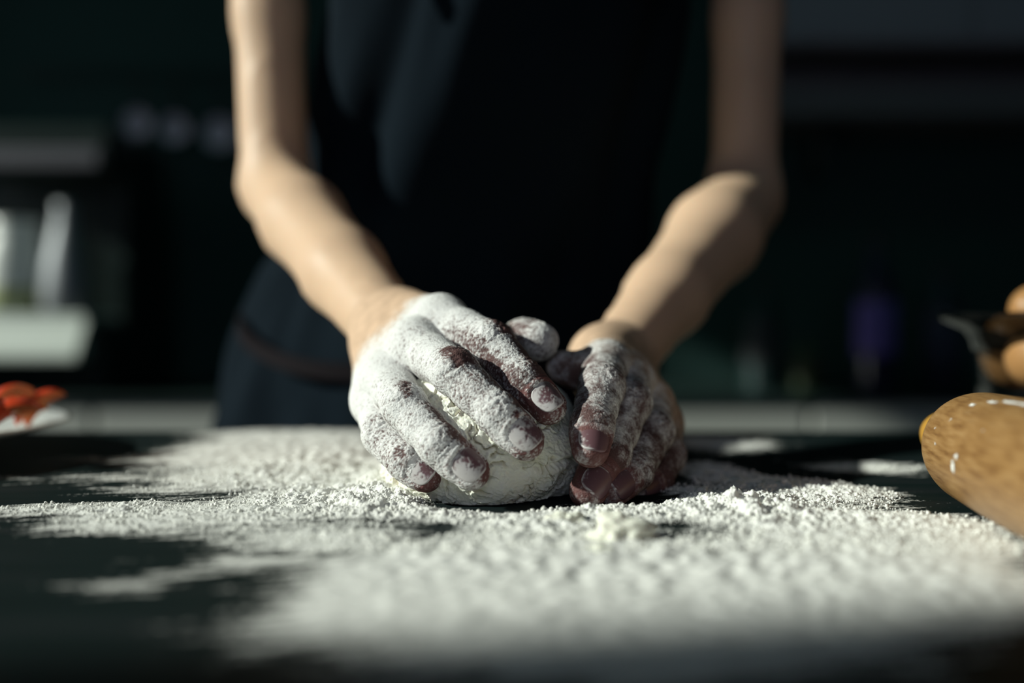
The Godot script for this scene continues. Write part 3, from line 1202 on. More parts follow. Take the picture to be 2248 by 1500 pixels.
func build_person() -> void:
	var hands := make_hands()
	var p := thing("person", Vector3(-0.05, 0, BZ), "bare-armed person in a dark navy apron at the table, kneading dough with floured hands", "person")
	var shift := -p.position
	var body := ArrayMesh.new()
	for h: Hand in hands:
		hand_surface(body, h, 0.0006)
	# arms, trunk, neck, head and legs
	var f := Field.new()
	f.join = 0.03
	var trunk := f.group(0.05)
	f.bone(trunk, Vector3(-0.11, 0.90, BZ), Vector3(-0.05, 1.12, BZ + 0.05), 0.078, 0.064)
	f.bone(trunk, Vector3(-0.025, 0.90, BZ), Vector3(0.0, 1.12, BZ + 0.05), 0.078, 0.064)
	f.bone(trunk, Vector3(-0.05, 1.12, BZ + 0.05), Vector3(-0.06, 1.30, BZ + 0.102), 0.064, 0.078)
	f.bone(trunk, Vector3(0.0, 1.12, BZ + 0.05), Vector3(0.075, 1.30, BZ + 0.102), 0.064, 0.078)
	f.bone(trunk, Vector3(-0.15, 1.355, BZ + 0.095), Vector3(0.165, 1.355, BZ + 0.095), 0.045, 0.045)
	f.bone(trunk, Vector3(0.008, 1.34, BZ + 0.09), Vector3(0.008, 1.49, BZ + 0.135), 0.056, 0.05)
	# head, looking down at the dough
	f.bone(trunk, Vector3(0.008, 1.575, BZ + 0.140), Vector3(0.008, 1.61, BZ + 0.135), 0.078, 0.082)
	f.bone(trunk, Vector3(0.008, 1.52, BZ + 0.190), Vector3(0.008, 1.575, BZ + 0.165), 0.036, 0.062)
	var face := f.group(0.008)
	f.bone(face, Vector3(0.008, 1.575, BZ + 0.223), Vector3(0.008, 1.545, BZ + 0.239), 0.008, 0.012)
	f.bone(face, Vector3(-0.010, 1.512, BZ + 0.223), Vector3(0.026, 1.512, BZ + 0.223), 0.007, 0.007)
	for s in [-1.0, 1.0]:
		f.bone(face, Vector3(0.008 + s * 0.076, 1.58, BZ + 0.135), Vector3(0.008 + s * 0.084, 1.55, BZ + 0.140), 0.014, 0.009)
	for s in [0, 1]:
		var leg := f.group(0.03)
		var lx := -0.135 if s == 0 else 0.0
		f.bone(leg, Vector3(lx, 0.86, BZ), Vector3(lx, 0.47, BZ + 0.01), 0.082, 0.052)
		f.bone(leg, Vector3(lx, 0.47, BZ + 0.01), Vector3(lx, 0.08, BZ - 0.01), 0.052, 0.034)
		f.bone(leg, Vector3(lx, 0.035, BZ - 0.03), Vector3(lx, 0.03, BZ + 0.13), 0.034, 0.028)
	var cuts := []
	for k in 2:
		var h: Hand = hands[k]
		var arm := f.group(0.012)
		var shoulder := Vector3(-0.184, 1.365, BZ + 0.10) if k == 0 else Vector3(0.188, 1.365, BZ + 0.10)
		var upper := shoulder.lerp(h.elbow, 0.55)
		f.bone(arm, shoulder - Vector3(0.003, 0, 0), upper - Vector3(0.003, 0, 0), 0.032, 0.0262)
		f.bone(arm, upper - Vector3(0.003, 0, 0), h.elbow, 0.0262, 0.0255)
		var fore := h.elbow.lerp(h.wrist, 0.28)
		var big := 1.0 if k == 0 else 1.12
		f.bone(arm, h.elbow, fore, 0.0262 * big, 0.0285 * big)
		var away := (h.elbow - h.wrist).normalized()
		f.bone(arm, fore, h.wrist + away * 0.09, 0.0285 * big, 0.0255)
		f.bone(arm, h.wrist + away * 0.09, h.wrist, 0.0255, 0.0205)
		cuts.append([h.wrist + away * 0.011, -away, h.wrist])
	f.net(0.0065, Vector3(-0.29, 0.0, BZ - 0.16), Vector3(0.30, 1.76, -0.50))
	f.relax(4)
	# the fine hand meshes take over at the wrists
	var keep := PackedInt32Array()
	for t in range(0, f.tris.size(), 3):
		var q := f.verts[f.tris[t]]
		var gone := false
		for c in cuts:
			if (q - c[0]).dot(c[1]) > 0.0 and q.distance_to(c[2]) < 0.08:
				gone = true
		if not gone:
			keep.append_array([f.tris[t], f.tris[t + 1], f.tris[t + 2]])
	surface(body, f.verts, keep)
	body.surface_set_material(0, M.hand)
	body.surface_set_material(1, M.hand)
	body.surface_set_material(2, M.skin)
	put("body", body, null, p, shift)
	for h: Hand in hands:
		for k in h.nails:
			put("fingernail", nail_mesh(h, k), M.nail, p, shift)

	# shirt: the trunk a little fatter, open at neck, arms and hem
	var sh := Field.new()
	var g := sh.group(0.05)
	for i in 6:
		sh.bone(g, f.A[i], f.A[i] + f.D[i], f.R[i] + 0.006, f.R[i] + f.dR[i] + 0.006)
	sh.bone(g, Vector3(-0.15, 1.36, BZ + 0.095), Vector3(-0.170, 1.335, BZ + 0.095), 0.049, 0.047)
	sh.bone(g, Vector3(0.165, 1.36, BZ + 0.095), Vector3(0.178, 1.335, BZ + 0.095), 0.049, 0.047)
	sh.net(0.01, Vector3(-0.26, 0.80, BZ - 0.15), Vector3(0.28, 1.42, BZ + 0.24))
	put("shirt", surface(ArrayMesh.new(), sh.verts, sh.tris), M.shirt, p, shift)
	var tr := Field.new()
	tr.join = 0.04
	tr.group(0.05)
	tr.bone(0, Vector3(-0.11, 0.92, BZ), Vector3(-0.025, 0.92, BZ), 0.096, 0.096)
	for s in [0, 1]:
		var leg := tr.group(0.03)
		var lx := -0.135 if s == 0 else 0.0
		tr.bone(leg, Vector3(lx, 0.86, BZ), Vector3(lx, 0.47, BZ + 0.01), 0.092, 0.066)
		tr.bone(leg, Vector3(lx, 0.47, BZ + 0.01), Vector3(lx, 0.04, BZ - 0.01), 0.066, 0.055)
	tr.net(0.012, Vector3(-0.26, 0.03, BZ - 0.14), Vector3(0.13, 1.0, BZ + 0.14))
	put("trousers", surface(ArrayMesh.new(), tr.verts, tr.tris), M.trousers, p, shift)
	var ha := Field.new()
	ha.group(0.03)
	ha.bone(0, Vector3(0.008, 1.585, BZ + 0.117), Vector3(0.008, 1.625, BZ + 0.123), 0.084, 0.086)
	ha.bone(0, Vector3(0.008, 1.62, BZ + 0.02), Vector3(0.008, 1.63, BZ + 0.01), 0.038, 0.036)
	ha.net(0.009, Vector3(-0.12, 1.45, BZ - 0.07), Vector3(0.13, 1.75, BZ + 0.26), [[Vector3(0, 1.60, BZ + 0.18), Vector3(0, -0.35, 1).normalized()]])
	put("hair", surface(ArrayMesh.new(), ha.verts, ha.tris), M.hair, p, shift)

	# apron: a hanging front with folds, wrapped round the hips
	var v := PackedVector3Array()
	var idx := PackedInt32Array()
	const AH := 120
	const AW := 150
	for side in 2:
		for i in AH + 1:
			var y := 0.42 + 0.88 * i / AH
			var t := trunk_at(y)
			var wrap := 1.95 if y < 1.08 else lerpf(1.95, 1.10, smoothstep(1.08, 1.26, y))
			for j in AW + 1:
				var th := -wrap + 2.0 * wrap * j / AW
				var low := smoothstep(1.0, 0.75, y)
				var fold := sin(th * 9.0 + noise_big.get_noise_2d(y * 0.12, th * 0.02) * 5.0) * 0.006 * low
				fold += noise_big.get_noise_3d(th * 0.055, y * 0.11, 0.3) * 0.016
				fold += sin(th * 5.0 + y * 22.0 + noise_big.get_noise_2d(y * 0.1, th * 0.03) * 4.0) * 0.0035 * smoothstep(1.16, 0.98, y)
				# the waist tie draws the cloth in
				fold -= 0.006 * exp(-pow((y - 1.02 + 0.05 * th * 0.3) / 0.012, 2.0))
				var k := 0.004 + fold - (0.0022 if side else 0.0)
				v.append(Vector3(t.x + sin(th) * (t.y + k), y, BZ + lean(y) + cos(th) * (t.z + 0.004 + k)))
	var per := (AH + 1) * (AW + 1)
	for side in 2:
		for i in AH:
			for j in AW:
				var a := side * per + i * (AW + 1) + j
				var b := a + AW + 1
				if side == 0:
					idx.append_array([a, b, b + 1, a, b + 1, a + 1])
				else:
					idx.append_array([a, b + 1, b, a, a + 1, b + 1])
	for i in AH:
		for j in [0, AW]:
			var a: int = i * (AW + 1) + j
			var b := a + AW + 1
			idx.append_array([a, a + per, b, b, a + per, b + per] if j == AW else [a, b, a + per, b, b + per, a + per])
	for j in AW:
		for i in [0, AH]:
			var a: int = i * (AW + 1) + j
			idx.append_array([a, a + 1, a + per, a + 1, a + 1 + per, a + per] if i == 0 else [a, a + per, a + 1, a + 1, a + per, a + 1 + per])
	var ap := put("apron", surface(ArrayMesh.new(), v, idx), M.denim, p, shift)
	# waist strap, worn from hip to hip, and the neck straps
	var st := new_st()
	ribbon(st, func(s: float) -> Vector3:
		var th := -1.7 + 3.4 * s
		var y := 0.985 - 0.045 * smoothstep(0.0, 0.4, s)
		var t := trunk_at(y)
		return Vector3(t.x + sin(th) * (t.y + 0.016), y, BZ + lean(y) + cos(th) * (t.z + 0.020)), 0.013, 0.002, 60)
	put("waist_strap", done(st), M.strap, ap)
	for s in [-1.0, 1.0]:
		st = new_st()
		ribbon(st, func(u: float) -> Vector3:
			return Vector3(0.006 + s * lerpf(0.085, 0.055, u), lerpf(1.20, 1.415, u), BZ + lerpf(0.205, 0.14, u * u)), 0.026, 0.002, 30)
		put("neck_strap", done(st), M.denim, ap)


# a flat band along a path; broad is measured upwards or, on a rising band, sideways
func ribbon(st: SurfaceTool, path: Callable, broad: float, thick: float, steps: int) -> void:
	st.set_smooth_group(-1)
	var prev := []
	for i in steps + 1:
		var s := float(i) / steps
		var p: Vector3 = path.call(s)
		var along: Vector3 = (path.call(minf(s + 0.01, 1.0)) - path.call(maxf(s - 0.01, 0.0))).normalized()
		var up := Vector3.UP if absf(along.y) < 0.7 else Vector3.RIGHT
		var out := up.cross(along).normalized()
		var w := along.cross(out).normalized()
		var ring := [p + w * broad / 2 - out * thick, p + w * broad / 2 + out * thick, p - w * broad / 2 + out * thick, p - w * broad / 2 - out * thick]
		if i > 0:
			for k in 4:
				quad(st, prev[k], prev[(k + 1) % 4], ring[(k + 1) % 4], ring[k])
		prev = ring


# ---------------------------------------------------------------- rolling pin
func build_rolling_pin() -> void:
	var far_end := Vector3(0.2046, 0.9246, -0.485)
	var near_end := Vector3(0.1640, 0.9246, -0.145)
	var ax := (near_end - far_end).normalized()
	var o := thing("rolling_pin", far_end, "brown wooden rolling pin with a floury top lying on the table right of the dough", "rolling pin")
	var up := Vector3.UP
	var b := Basis(up.cross(ax).normalized(), ax, Vector3.ZERO)
	b.z = b.x.cross(b.y).normalized()
	o.basis = b
	var prof := [Vector2(0, 0.028)]
	for k in 14:
		var a := PI / 2 * (k + 1) / 14.0
		prof.append(Vector2(0.0075 + 0.0165 * sin(a), 0.028 + 0.032 * (1.0 - cos(a))))
	prof.append(Vector2(0.0246, 0.10))
	prof.append(Vector2(0.0246, 0.22))
	for k in 14:
		var a := PI / 2 * (13 - k) / 14.0
		prof.append(Vector2(0.0075 + 0.0165 * sin(a), 0.30 - 0.032 * (1.0 - cos(a))))
	prof.append(Vector2(0, 0.30))
	put("barrel", lathe(prof, 96), M.wood, o)
	for e in [[0.028, -1.0], [0.30, 1.0]]:
		var h := []
		for q in [[0.006, -0.004], [0.0075, 0.002], [0.0098, 0.008], [0.0112, 0.018], [0.0112, 0.026], [0.0092, 0.034], [0.005, 0.038], [0.0, 0.0385]]:
			h.append(Vector2(q[0], q[1]))
		var hm := lathe(h, 40)
		var n := put("handle", hm, M.handle, o, Vector3(0, e[0], 0))
		if e[1] < 0:
			n.rotation.x = PI
	# flour clinging along the top and in a few smears
	var rng := RandomNumberGenerator.new()
	rng.seed = 5
	var spots := [[0.083, 4.15, 0.005, 0.07, 1.0], [0.094, 4.32, 0.007, 0.07, 1.1], [0.107, 4.42, 0.010, 0.08, 1.1], [0.120, 4.45, 0.008, 0.07, 1.0], [0.078, 3.78, 0.003, 0.06, 0.8], [0.066, 3.55, 0.003, 0.05, 0.7], [0.098, 3.08, 0.0035, 0.16, 0.9], [0.102, 3.25, 0.003, 0.08, 0.8], [0.072, 3.30, 0.003, 0.05, 0.8], [0.118, 3.75, 0.0025, 0.03, 0.6], [0.090, 3.95, 0.0015, 0.03, 0.6]]
	var v := PackedVector3Array()
	var col := PackedColorArray()
	var idx := PackedInt32Array()
	const NA := 170
	const NB := 260
	for i in NA + 1:
		var y := 0.034 + 0.100 * i / NA
		var r := 0.0246
		for k in prof.size() - 1:
			if y >= prof[k].y and y <= prof[k + 1].y and prof[k + 1].y > prof[k].y:
				r = lerpf(prof[k].x, prof[k + 1].x, (y - prof[k].y) / (prof[k + 1].y - prof[k].y))
		for j in NB + 1:
			var a := 2.5 + 3.2 * j / NB
			var q := Vector3(cos(a) * r, y, sin(a) * r)
			var c := 0.0
			for s in spots:
				var d2: float = pow((y - s[0]) / s[2], 2.0) + pow((a - s[1]) / s[3], 2.0)
				c += s[4] * exp(-d2 * 1.6)
			c += noise_mid.get_noise_3dv(q) * 0.3 + noise_grain.get_noise_3dv(q) * 0.35 - 0.15
			v.append(Vector3(cos(a), 0, sin(a)) * (0.0001 + r + 0.00035 * maxf(noise_grain.get_noise_3dv(q) + 0.4, 0.1)) + Vector3(0, y, 0))
			col.append(Color(0.84, 0.84, 0.80, smoothstep(0.30, 0.75, c)))
	for i in NA:
		for j in NB:
			var a := i * (NB + 1) + j
			var b2 := a + NB + 1
			if col[a].a + col[a + 1].a + col[b2].a + col[b2 + 1].a > 0.02:
				idx.append_array([a, a + 1, b2 + 1, a, b2 + 1, b2])
	var fl := put("flour_smear", surface(ArrayMesh.new(), v, idx, col), M.dust, o)
	fl.set_meta("kind", "stuff")


# ---------------------------------------------------------------- eggs in a glass bowl
func build_egg_bowl() -> void:
	var at := Vector3(0.358, TABLE_Y, -0.62)
	var glass := mat("bowl glass", Color(0.02, 0.03, 0.03, 0.14), 0.03)
	glass.transparency = BaseMaterial3D.TRANSPARENCY_ALPHA
	var thick := mat("thick rim glass", Color(0.03, 0.04, 0.04, 0.72), 0.06)
	thick.transparency = BaseMaterial3D.TRANSPARENCY_ALPHA
	var prof := []
	for q in [[0.0, 0.0], [0.040, 0.0], [0.060, 0.003], [0.066, 0.012], [0.070, 0.035], [0.0726, 0.060], [0.0700, 0.060], [0.0672, 0.036], [0.063, 0.014], [0.057, 0.0075], [0.040, 0.0055], [0.0, 0.0055]]:
		prof.append(Vector2(q[0], q[1]))
	var rim := []
	for q in [[0.0700, 0.0602], [0.0727, 0.0602], [0.0745, 0.0670], [0.0780, 0.0725], [0.090, 0.0778], [0.0930, 0.0800], [0.0925, 0.0832], [0.088, 0.0834], [0.0750, 0.0790], [0.0718, 0.0720], [0.0700, 0.0602]]:
		rim.append(Vector2(q[0], q[1]))
	var bowl := thing("glass_bowl", at, "clear glass bowl with a wide flat rim holding brown eggs, behind the rolling pin", "bowl")
	put("body", lathe(prof, 128), glass, bowl)
	put("rim", lathe(rim, 128), thick, bowl)
	var shell := mat("brown eggshell", lin(0.40, 0.205, 0.075), 0.45)
	shell.heightmap_enabled = true
	shell.heightmap_texture = noise_texture(0.2, 2, 61)
	shell.heightmap_scale = 0.005
	shell.uv1_triplanar = true
	shell.uv1_scale = Vector3.ONE * 15.0
	var egg := []
	for k in 29:
		var a := PI * k / 28.0
		var y := -cos(a)
		egg.append(Vector2(0.0198 * sin(a) * (1.0 - 0.13 * y), 0.0252 * y))
	var em := lathe(egg, 48)
	var spots := [
		[Vector3(0.3287, 0.9824, -0.6302), Vector3(0.2, 0.3, 1.3), "brown egg lying on top of the others, above the bowl rim"],
		[Vector3(0.3129, 0.9602, -0.6397), Vector3(0.5, 0.0, 0.45), "brown egg against the glass at the near end of the bowl"],
		[Vector3(0.3094, 0.959, -0.5917), Vector3(1.2, 0.5, 0.2), "brown egg behind the glass with the bright spot on its shell"],
		[Vector3(0.363, 0.9568, -0.6397), Vector3(0.3, 0.8, 1.1), "brown egg in the middle of the bowl under the topmost egg"],
		[Vector3(0.3365, 0.9333, -0.6192), Vector3(1.3, 0.2, 0.6), "brown egg at the bottom of the glass bowl"]]
	for s in spots:
		var e := put("egg", em, shell, self, s[0])
		e.rotation = s[1]
		tag(e, s[2], "egg", "brown eggs in the glass bowl")


# ---------------------------------------------------------------- tomatoes on a plate
func build_tomato_plate() -> void:
	var at := Vector3(-0.402, TABLE_Y, -0.578)
	var china := mat("white glazed china", lin(0.80, 0.82, 0.80), 0.18)
	var prof := []
	for q in [[0.0, 0.0], [0.070, 0.0], [0.075, 0.0015], [0.092, 0.007], [0.132, 0.0165], [0.139, 0.0182], [0.1405, 0.0195], [0.1385, 0.0200], [0.128, 0.0182], [0.090, 0.0095], [0.070, 0.0060], [0.0, 0.005]]:
		prof.append(Vector2(q[0], q[1]))
	var plate := put("dinner_plate", lathe(prof, 96), china, self, at)
	tag(plate, "white china plate with raised rim, piled with cut tomatoes", "plate")
	var skin := mat("tomato skin", lin(0.58, 0.06, 0.02), 0.22)
	var flesh := mat("wet tomato flesh", lin(0.74, 0.22, 0.09), 0.15)
	var seed_m := mat("tomato seeds", lin(0.50, 0.42, 0.12), 0.3)
	var spots := [
		[Vector3(-0.2631, 0.926, -0.544) - at, Vector3(0.3, 0.2, 0.35), 0.0105, "tomato wedge with a dark dimple, nearest in the heap on the plate"],
		[Vector3(-0.2771, 0.9297, -0.5711) - at, Vector3(-0.4, 1.1, 0.1), 0.0115, "bright red tomato piece at the top of the heap on the plate"],
		[Vector3(-0.2675, 0.9263, -0.589) - at, Vector3(0.1, 0.5, 0.75), 0.0105, "slim tomato wedge standing on end next to the plate rim"],
		[Vector3(-0.277, 0.9253, -0.539) - at, Vector3(0.5, 2.2, 0.2), 0.0120, "tomato wedge low in the heap with two wet glints"],
		[Vector3(-0.3052, 0.9281, -0.584) - at, Vector3(0.2, 3.0, -0.3), 0.0125, "tomato wedge in the middle of the plate"],
		[Vector3(-0.2665, 0.9245, -0.569) - at, Vector3(-0.2, 0.9, 0.4), 0.0075, "smallest tomato wedge, lying on the white plate rim"]]
	for s in spots:
		var o := thing("tomato_wedge", at + s[0], s[3], "tomato", "cut tomatoes on the plate")
		o.rotation = s[1]
		var r: float = s[2] * 1.18
		var m := wedge(r, 1.25)
		put("skin", m[0], skin, o)
		put("flesh", m[1], flesh, o)
		var st := new_st()
		var rng := RandomNumberGenerator.new()
		rng.seed = int(r * 1e5)
		for k in 7:
			var c := Vector3(rng.randf_range(-0.45, 0.45) * r, rng.randf_range(0.25, 0.6) * r, 0)
			var cm := SphereMesh.new()
			cm.radius = r * 0.07
			cm.height = r * 0.1
			cm.radial_segments = 10
			cm.rings = 5
			var turn := Basis(Vector3.RIGHT, (0.6 if k % 2 else -0.6))
			st.append_from(cm, 0, Transform3D(Basis(), turn * c))
		put("seed", st.commit(), seed_m, o)


# a wedge of a sphere: [its rounded outside, its two cut faces]
func wedge(r: float, open: float) -> Array:
	var a := new_st()
	var b := new_st()
	a.set_smooth_group(0)
	b.set_smooth_group(-1)
	var nu := 20
	var nv := 14
	var at := func(i: int, j: int) -> Vector3:
		var lon := PI * i / nu
		var lat := -open / 2 + open * j / nv
		return Vector3(-cos(lon), sin(lon) * cos(lat), sin(lon) * sin(lat)) * r * Vector3(1.12, 1.0, 1.0)
	for i in nu:
		for j in nv:
			quad(a, at.call(i, j), at.call(i, j + 1), at.call(i + 1, j + 1), at.call(i + 1, j))
	for j in [0, nv]:
		for i in nu:
			var p: Vector3 = at.call(i, j)
			var q: Vector3 = at.call(i + 1, j)
			var lift := Vector3(0, 0.06 * r, 0)
			var c := Vector3((p.x + q.x) * 0.25, 0.1 * r, 0)
			var c2 := c + lift
			var tri := [p, q, c2] if j == 0 else [q, p, c2]
			for w in tri:
				b.add_vertex(w)
			var tri2 := [p, c2, Vector3(p.x * 0.5, 0.16 * r, 0)] if j == 0 else [p, Vector3(p.x * 0.5, 0.16 * r, 0), c2]
			for w in tri2:
				b.add_vertex(w)
	a.generate_normals()
	b.generate_normals()
	return [a.commit(), b.commit()]


# ---------------------------------------------------------------- the kitchen behind
func build_back_kitchen() -> void:
	var pale := mat("pale cabinet paint", lin(0.56, 0.58, 0.535), 0.7)
	var dark := mat("dark cabinet paint", lin(0.012, 0.030, 0.027), 0.6)
	var black := mat("black enamel", lin(0.010, 0.022, 0.020), 0.35)
	var steel := mat("brushed steel", lin(0.45, 0.45, 0.48), 0.42, 0.9)
	var ct := put("worktop", box_mesh(Vector3(-1.69, 0.797, -2.84), Vector3(2.19, 0.812, -2.2), 0.004), black)
	tag(ct, "long black worktop on pale cabinets along the back wall behind the person", "worktop")
	for k in 5:
		var x := -1.68 + 0.774 * k
		var c := thing("base_cabinet", Vector3(x, 0, -2.8), ["pale base cabinet below the coffee machine", "pale base cabinet to the right of the one below the coffee machine", "pale base cabinet straight behind the person", "pale base cabinet below the purple labelled bottle", "pale base cabinet at the right end of the worktop"][k], "cabinet", "base cabinets under the black worktop")
		put("body", box_mesh(Vector3(0.004, 0.08, 0), Vector3(0.77, 0.797, 0.57), 0.003), dark, c)
		put("drawer", box_mesh(Vector3(0.006, 0.655, 0.57), Vector3(0.768, 0.794, 0.592), 0.004), pale, c)
		for s in 2:
			var d := put("door", box_mesh(Vector3(0.006 + 0.383 * s, 0.10, 0.57), Vector3(0.385 + 0.383 * s, 0.650, 0.592), 0.004), pale, c)
			put("handle", box_mesh(Vector3(0.33 + 0.095 * s, 0.42, 0.592), Vector3(0.342 + 0.095 * s, 0.57, 0.612), 0.003), steel, d)

	# coffee machine at the left
	var cm := thing("coffee_machine", Vector3(-1.10, 0.892, -2.5), "dark coffee machine with a pale drip tray at the left end of the worktop", "coffee machine")
	put("base", box_mesh(Vector3(-0.2, -0.08, -0.2), Vector3(0.19, 0.075, 0.2), 0.01), black, cm)
	put("back_panel", box_mesh(Vector3(-0.2, 0.075, -0.2), Vector3(0.19, 0.53, -0.06), 0.01), black, cm)
	put("side_panel", box_mesh(Vector3(0.17, 0.075, -0.06), Vector3(0.19, 0.43, 0.06), 0.006), black, cm)
	put("brew_head", box_mesh(Vector3(-0.2, 0.43, -0.06), Vector3(0.19, 0.53, 0.17), 0.012), black, cm)
	put("top_bar", box_mesh(Vector3(-0.2, 0.430, 0.17), Vector3(0.17, 0.472, 0.185), 0.005), mat("dull steel", lin(0.10, 0.10, 0.12), 0.6), cm)
	var tray := put("drip_tray", box_mesh(Vector3(-0.19, 0.075, -0.02), Vector3(0.15, 0.098, 0.215), 0.008), mat("pale tray", lin(0.55, 0.60, 0.56), 0.5), cm)
	var st := new_st()
	for k in 9:
		box(st, Vector3(-0.17 + 0.036 * k, 0.098, 0.0), Vector3(-0.158 + 0.036 * k, 0.101, 0.2), 0.001)
	put("grate", done(st), steel, tray)
	st = new_st()
	st.set_smooth_group(-1)
	var sec := [Vector2(0.086, 0.213), Vector2(0.010, 0.27), Vector2(0.0, 0.27), Vector2(0.0, 0.20), Vector2(0.086, 0.20)]
	for k in 5:
		var p: Vector2 = sec[k]
		var q: Vector2 = sec[(k + 1) % 5]
		quad(st, Vector3(-0.19, p.x, p.y), Vector3(0.15, p.x, p.y), Vector3(0.15, q.x, q.y), Vector3(-0.19, q.x, q.y))
	for x in [-0.19, 0.15]:
		for k in [1, 2, 3]:
			var t := [Vector3(x, sec[0].x, sec[0].y), Vector3(x, sec[k].x, sec[k].y), Vector3(x, sec[k + 1].x, sec[k + 1].y)]
			for w in (t if x > 0 else [t[0], t[2], t[1]]):
				st.add_vertex(w)
	put("tray_front", done(st), mat("pale enamel", lin(0.66, 0.72, 0.66), 0.5), cm)
	var jug := []
	for q in [[0.0, 0.0], [0.045, 0.0], [0.056, 0.008], [0.060, 0.06], [0.056, 0.13], [0.044, 0.175], [0.042, 0.19], [0.048, 0.212], [0.046, 0.213], [0.039, 0.19], [0.040, 0.175], [0.052, 0.13], [0.056, 0.06], [0.050, 0.01], [0.0, 0.006]]:
		jug.append(Vector2(q[0] * 1.25, q[1]))
	var j := thing("milk_jug", Vector3(-1.152, 0.993, -2.38), "tall white enamel jug shining in the sun on the coffee machine's tray", "jug")
	put("body", lathe(jug, 48), mat("white enamel", lin(0.82, 0.86, 0.82), 0.3), j)
	st = new_st()
	ribbon(st, func(s: float) -> Vector3:
		var a := -PI / 2 + PI * s
		return Vector3(-0.045 - 0.045 * cos(a), 0.11 + 0.055 * sin(a), 0), 0.016, 0.004, 24)
	put("handle", done(st), mat("white enamel handle", lin(0.82, 0.86, 0.82), 0.3), j)
	put("glaze_band", lathe([Vector2(0.0715, 0.012), Vector2(0.0758, 0.018), Vector2(0.0770, 0.05), Vector2(0.0752, 0.056)], 48), mat("yellow green glaze", lin(0.45, 0.50, 0.22), 0.3), j)
	var flask := []
	for q in [[0.0, 0.0], [0.040, 0.0], [0.050, 0.010], [0.052, 0.05], [0.045, 0.12], [0.028, 0.19], [0.020, 0.235], [0.022, 0.25], [0.018, 0.25], [0.016, 0.235], [0.0, 0.20]]:
		flask.append(Vector2(q[0], q[1]))
	var fl := put("thermos_flask", lathe(flask, 40), mat("grey brushed metal", lin(0.34, 0.36, 0.38), 0.45, 0.3), self, Vector3(-1.020, 0.993, -2.345))
	tag(fl, "grey pear shaped flask right of the white jug on the tray", "flask")

	# wall cupboard and shelf at the upper right
	var cup := thing("wall_cupboard", Vector3(0.60, 1.645, -2.84), "dull grey wall cupboard high on the back wall at the right", "cupboard")
	var dull := mat("dull grey paint", lin(0.36, 0.33, 0.38), 0.7)
	put("body", box_mesh(Vector3(0, 0, 0), Vector3(1.55, 0.7, 0.34), 0.004), dull, cup)
	for s in 3:
		put("door", box_mesh(Vector3(0.004 + 0.516 * s, 0.004, 0.34), Vector3(0.514 + 0.516 * s, 0.696, 0.36), 0.005), dull, cup)
	var shelf := thing("wall_shelf", Vector3(0.60, 1.490, -2.84), "dull grey shelf board on brackets beneath the wall cupboard", "shelf")
	put("board", box_mesh(Vector3(0, 0.0, 0), Vector3(1.55, 0.112, 0.26), 0.005), mat("grey shelf paint", lin(0.17, 0.16, 0.17), 0.7), shelf)
	for s in [0.2, 1.35]:
		put("bracket", box_mesh(Vector3(s, -0.12, 0), Vector3(s + 0.02, 0.0, 0.16), 0.004), black, shelf)

	# bottles and jars on the worktop at the right
	bottle(Vector3(0.835, 0.812, -2.35), 0.045, 0.355, lin(0.02, 0.02, 0.05), lin(0.18, 0.13, 0.45), "dark bottle with a purple label on the worktop")
	bottle(Vector3(0.690, 0.812, -2.40), 0.036, 0.13, lin(0.03, 0.05, 0.02), lin(0.035, 0.042, 0.02), "short olive green jar left of the purple labelled bottle")
	bottle(Vector3(0.590, 0.812, -2.42), 0.042, 0.26, lin(0.02, 0.04, 0.04), lin(0.04, 0.046, 0.05), "tall dark bottle with a grey label, left of the olive jar")
	bottle(Vector3(1.030, 0.812, -2.45), 0.045, 0.29, lin(0.02, 0.03, 0.05), lin(0.05, 0.06, 0.10), "tall blue black bottle behind the egg bowl")
	var cloth := put("oven_glove", lathe([Vector2(0, 0), Vector2(0.03, 0.006), Vector2(0.042, 0.04), Vector2(0.038, 0.09), Vector2(0.030, 0.13), Vector2(0.0, 0.135)], 24, true, 0.45), mat("dark red cloth", lin(0.09, 0.035, 0.045), 0.95), self, Vector3(0.655, 1.24, -2.80))
	tag(cloth, "dark red oven glove hanging on the back wall under the shelf", "oven glove")
	# steel measuring cups on a rail, upper left
	var rail := put("hanging_rail", box_mesh(Vector3(-1.35, 1.64, -2.80), Vector3(-0.45, 1.65, -2.79), 0.003), black)
	tag(rail, "thin black rail on the back wall with steel cups hanging from it", "rail")
	var cups := [[-1.005, 1.505, 0.036, "dull steel measuring cup, leftmost of the bright pair on the rail"], [-0.905, 1.490, 0.036, "dull steel measuring cup, right one of the bright pair on the rail"], [-0.785, 1.478, 0.042, "dim measuring cup hanging closest to the person's arm"]]
	for c in cups:
		var o := thing("measuring_cup", Vector3(c[0], c[1], -2.785), c[3], "measuring cup", "measuring cups on the rail")
		var r: float = c[2]
		var m := put("bowl", lathe([Vector2(0, 0), Vector2(r * 0.8, 0.002), Vector2(r, 0.03), Vector2(r * 0.96, 0.03), Vector2(r * 0.75, 0.006), Vector2(0, 0.005)], 32), mat("steel cup", lin(0.75, 0.72, 0.80), 0.5), o)
		m.rotation.x = PI / 2
		put("handle", box_mesh(Vector3(-0.006, r, 0.0), Vector3(0.006, 1.65 - c[1], 0.004), 0.001), black, o)


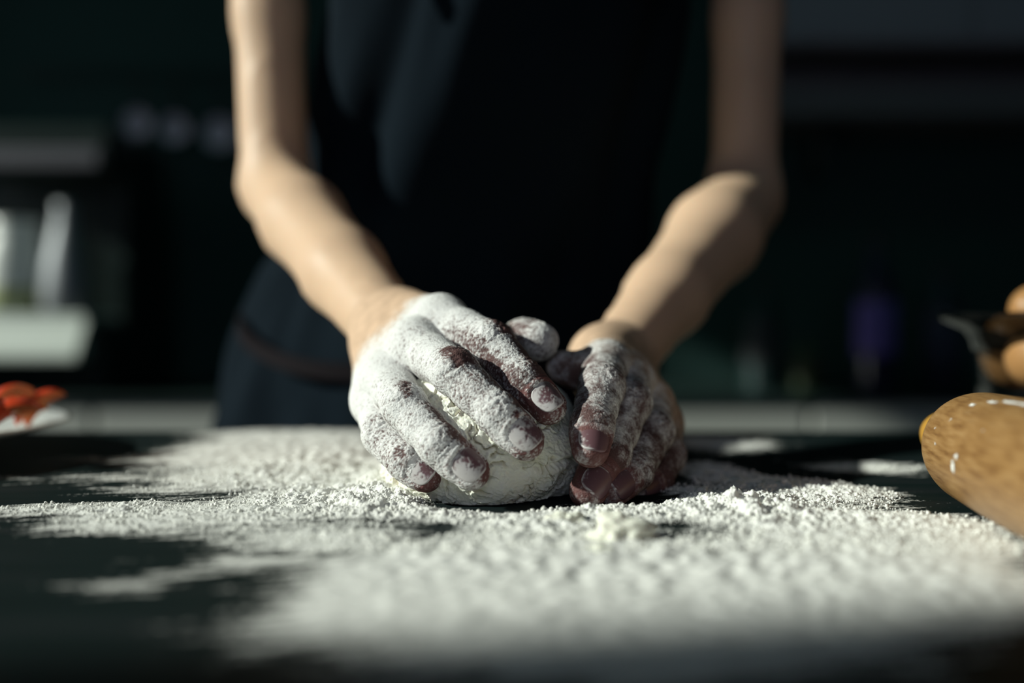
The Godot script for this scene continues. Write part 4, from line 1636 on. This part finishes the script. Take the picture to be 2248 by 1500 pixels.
func bottle(at: Vector3, r: float, h: float, body: Color, label_color: Color, label: String) -> void:
	var o := thing("bottle", at, label, "bottle")
	var prof := []
	for q in [[0.0, 0.0], [0.9, 0.0], [1.0, 0.03], [1.0, 0.62], [0.85, 0.72], [0.42, 0.82], [0.38, 0.94], [0.0, 0.94]]:
		prof.append(Vector2(q[0] * r, q[1] * h))
	put("glass_body", lathe(prof, 36), mat("dark bottle glass", body, 0.3), o)
	put("label", lathe([Vector2(r * 0.99, h * 0.24), Vector2(r * 1.02, h * 0.25), Vector2(r * 1.02, h * 0.58), Vector2(r * 0.99, h * 0.59)], 36), mat("paper label", label_color, 0.8), o)
	put("cap", lathe([Vector2(r * 0.44, h * 0.93), Vector2(r * 0.44, h), Vector2(0, h)], 24, false), mat("bottle cap", lin(0.03, 0.03, 0.03), 0.5), o)
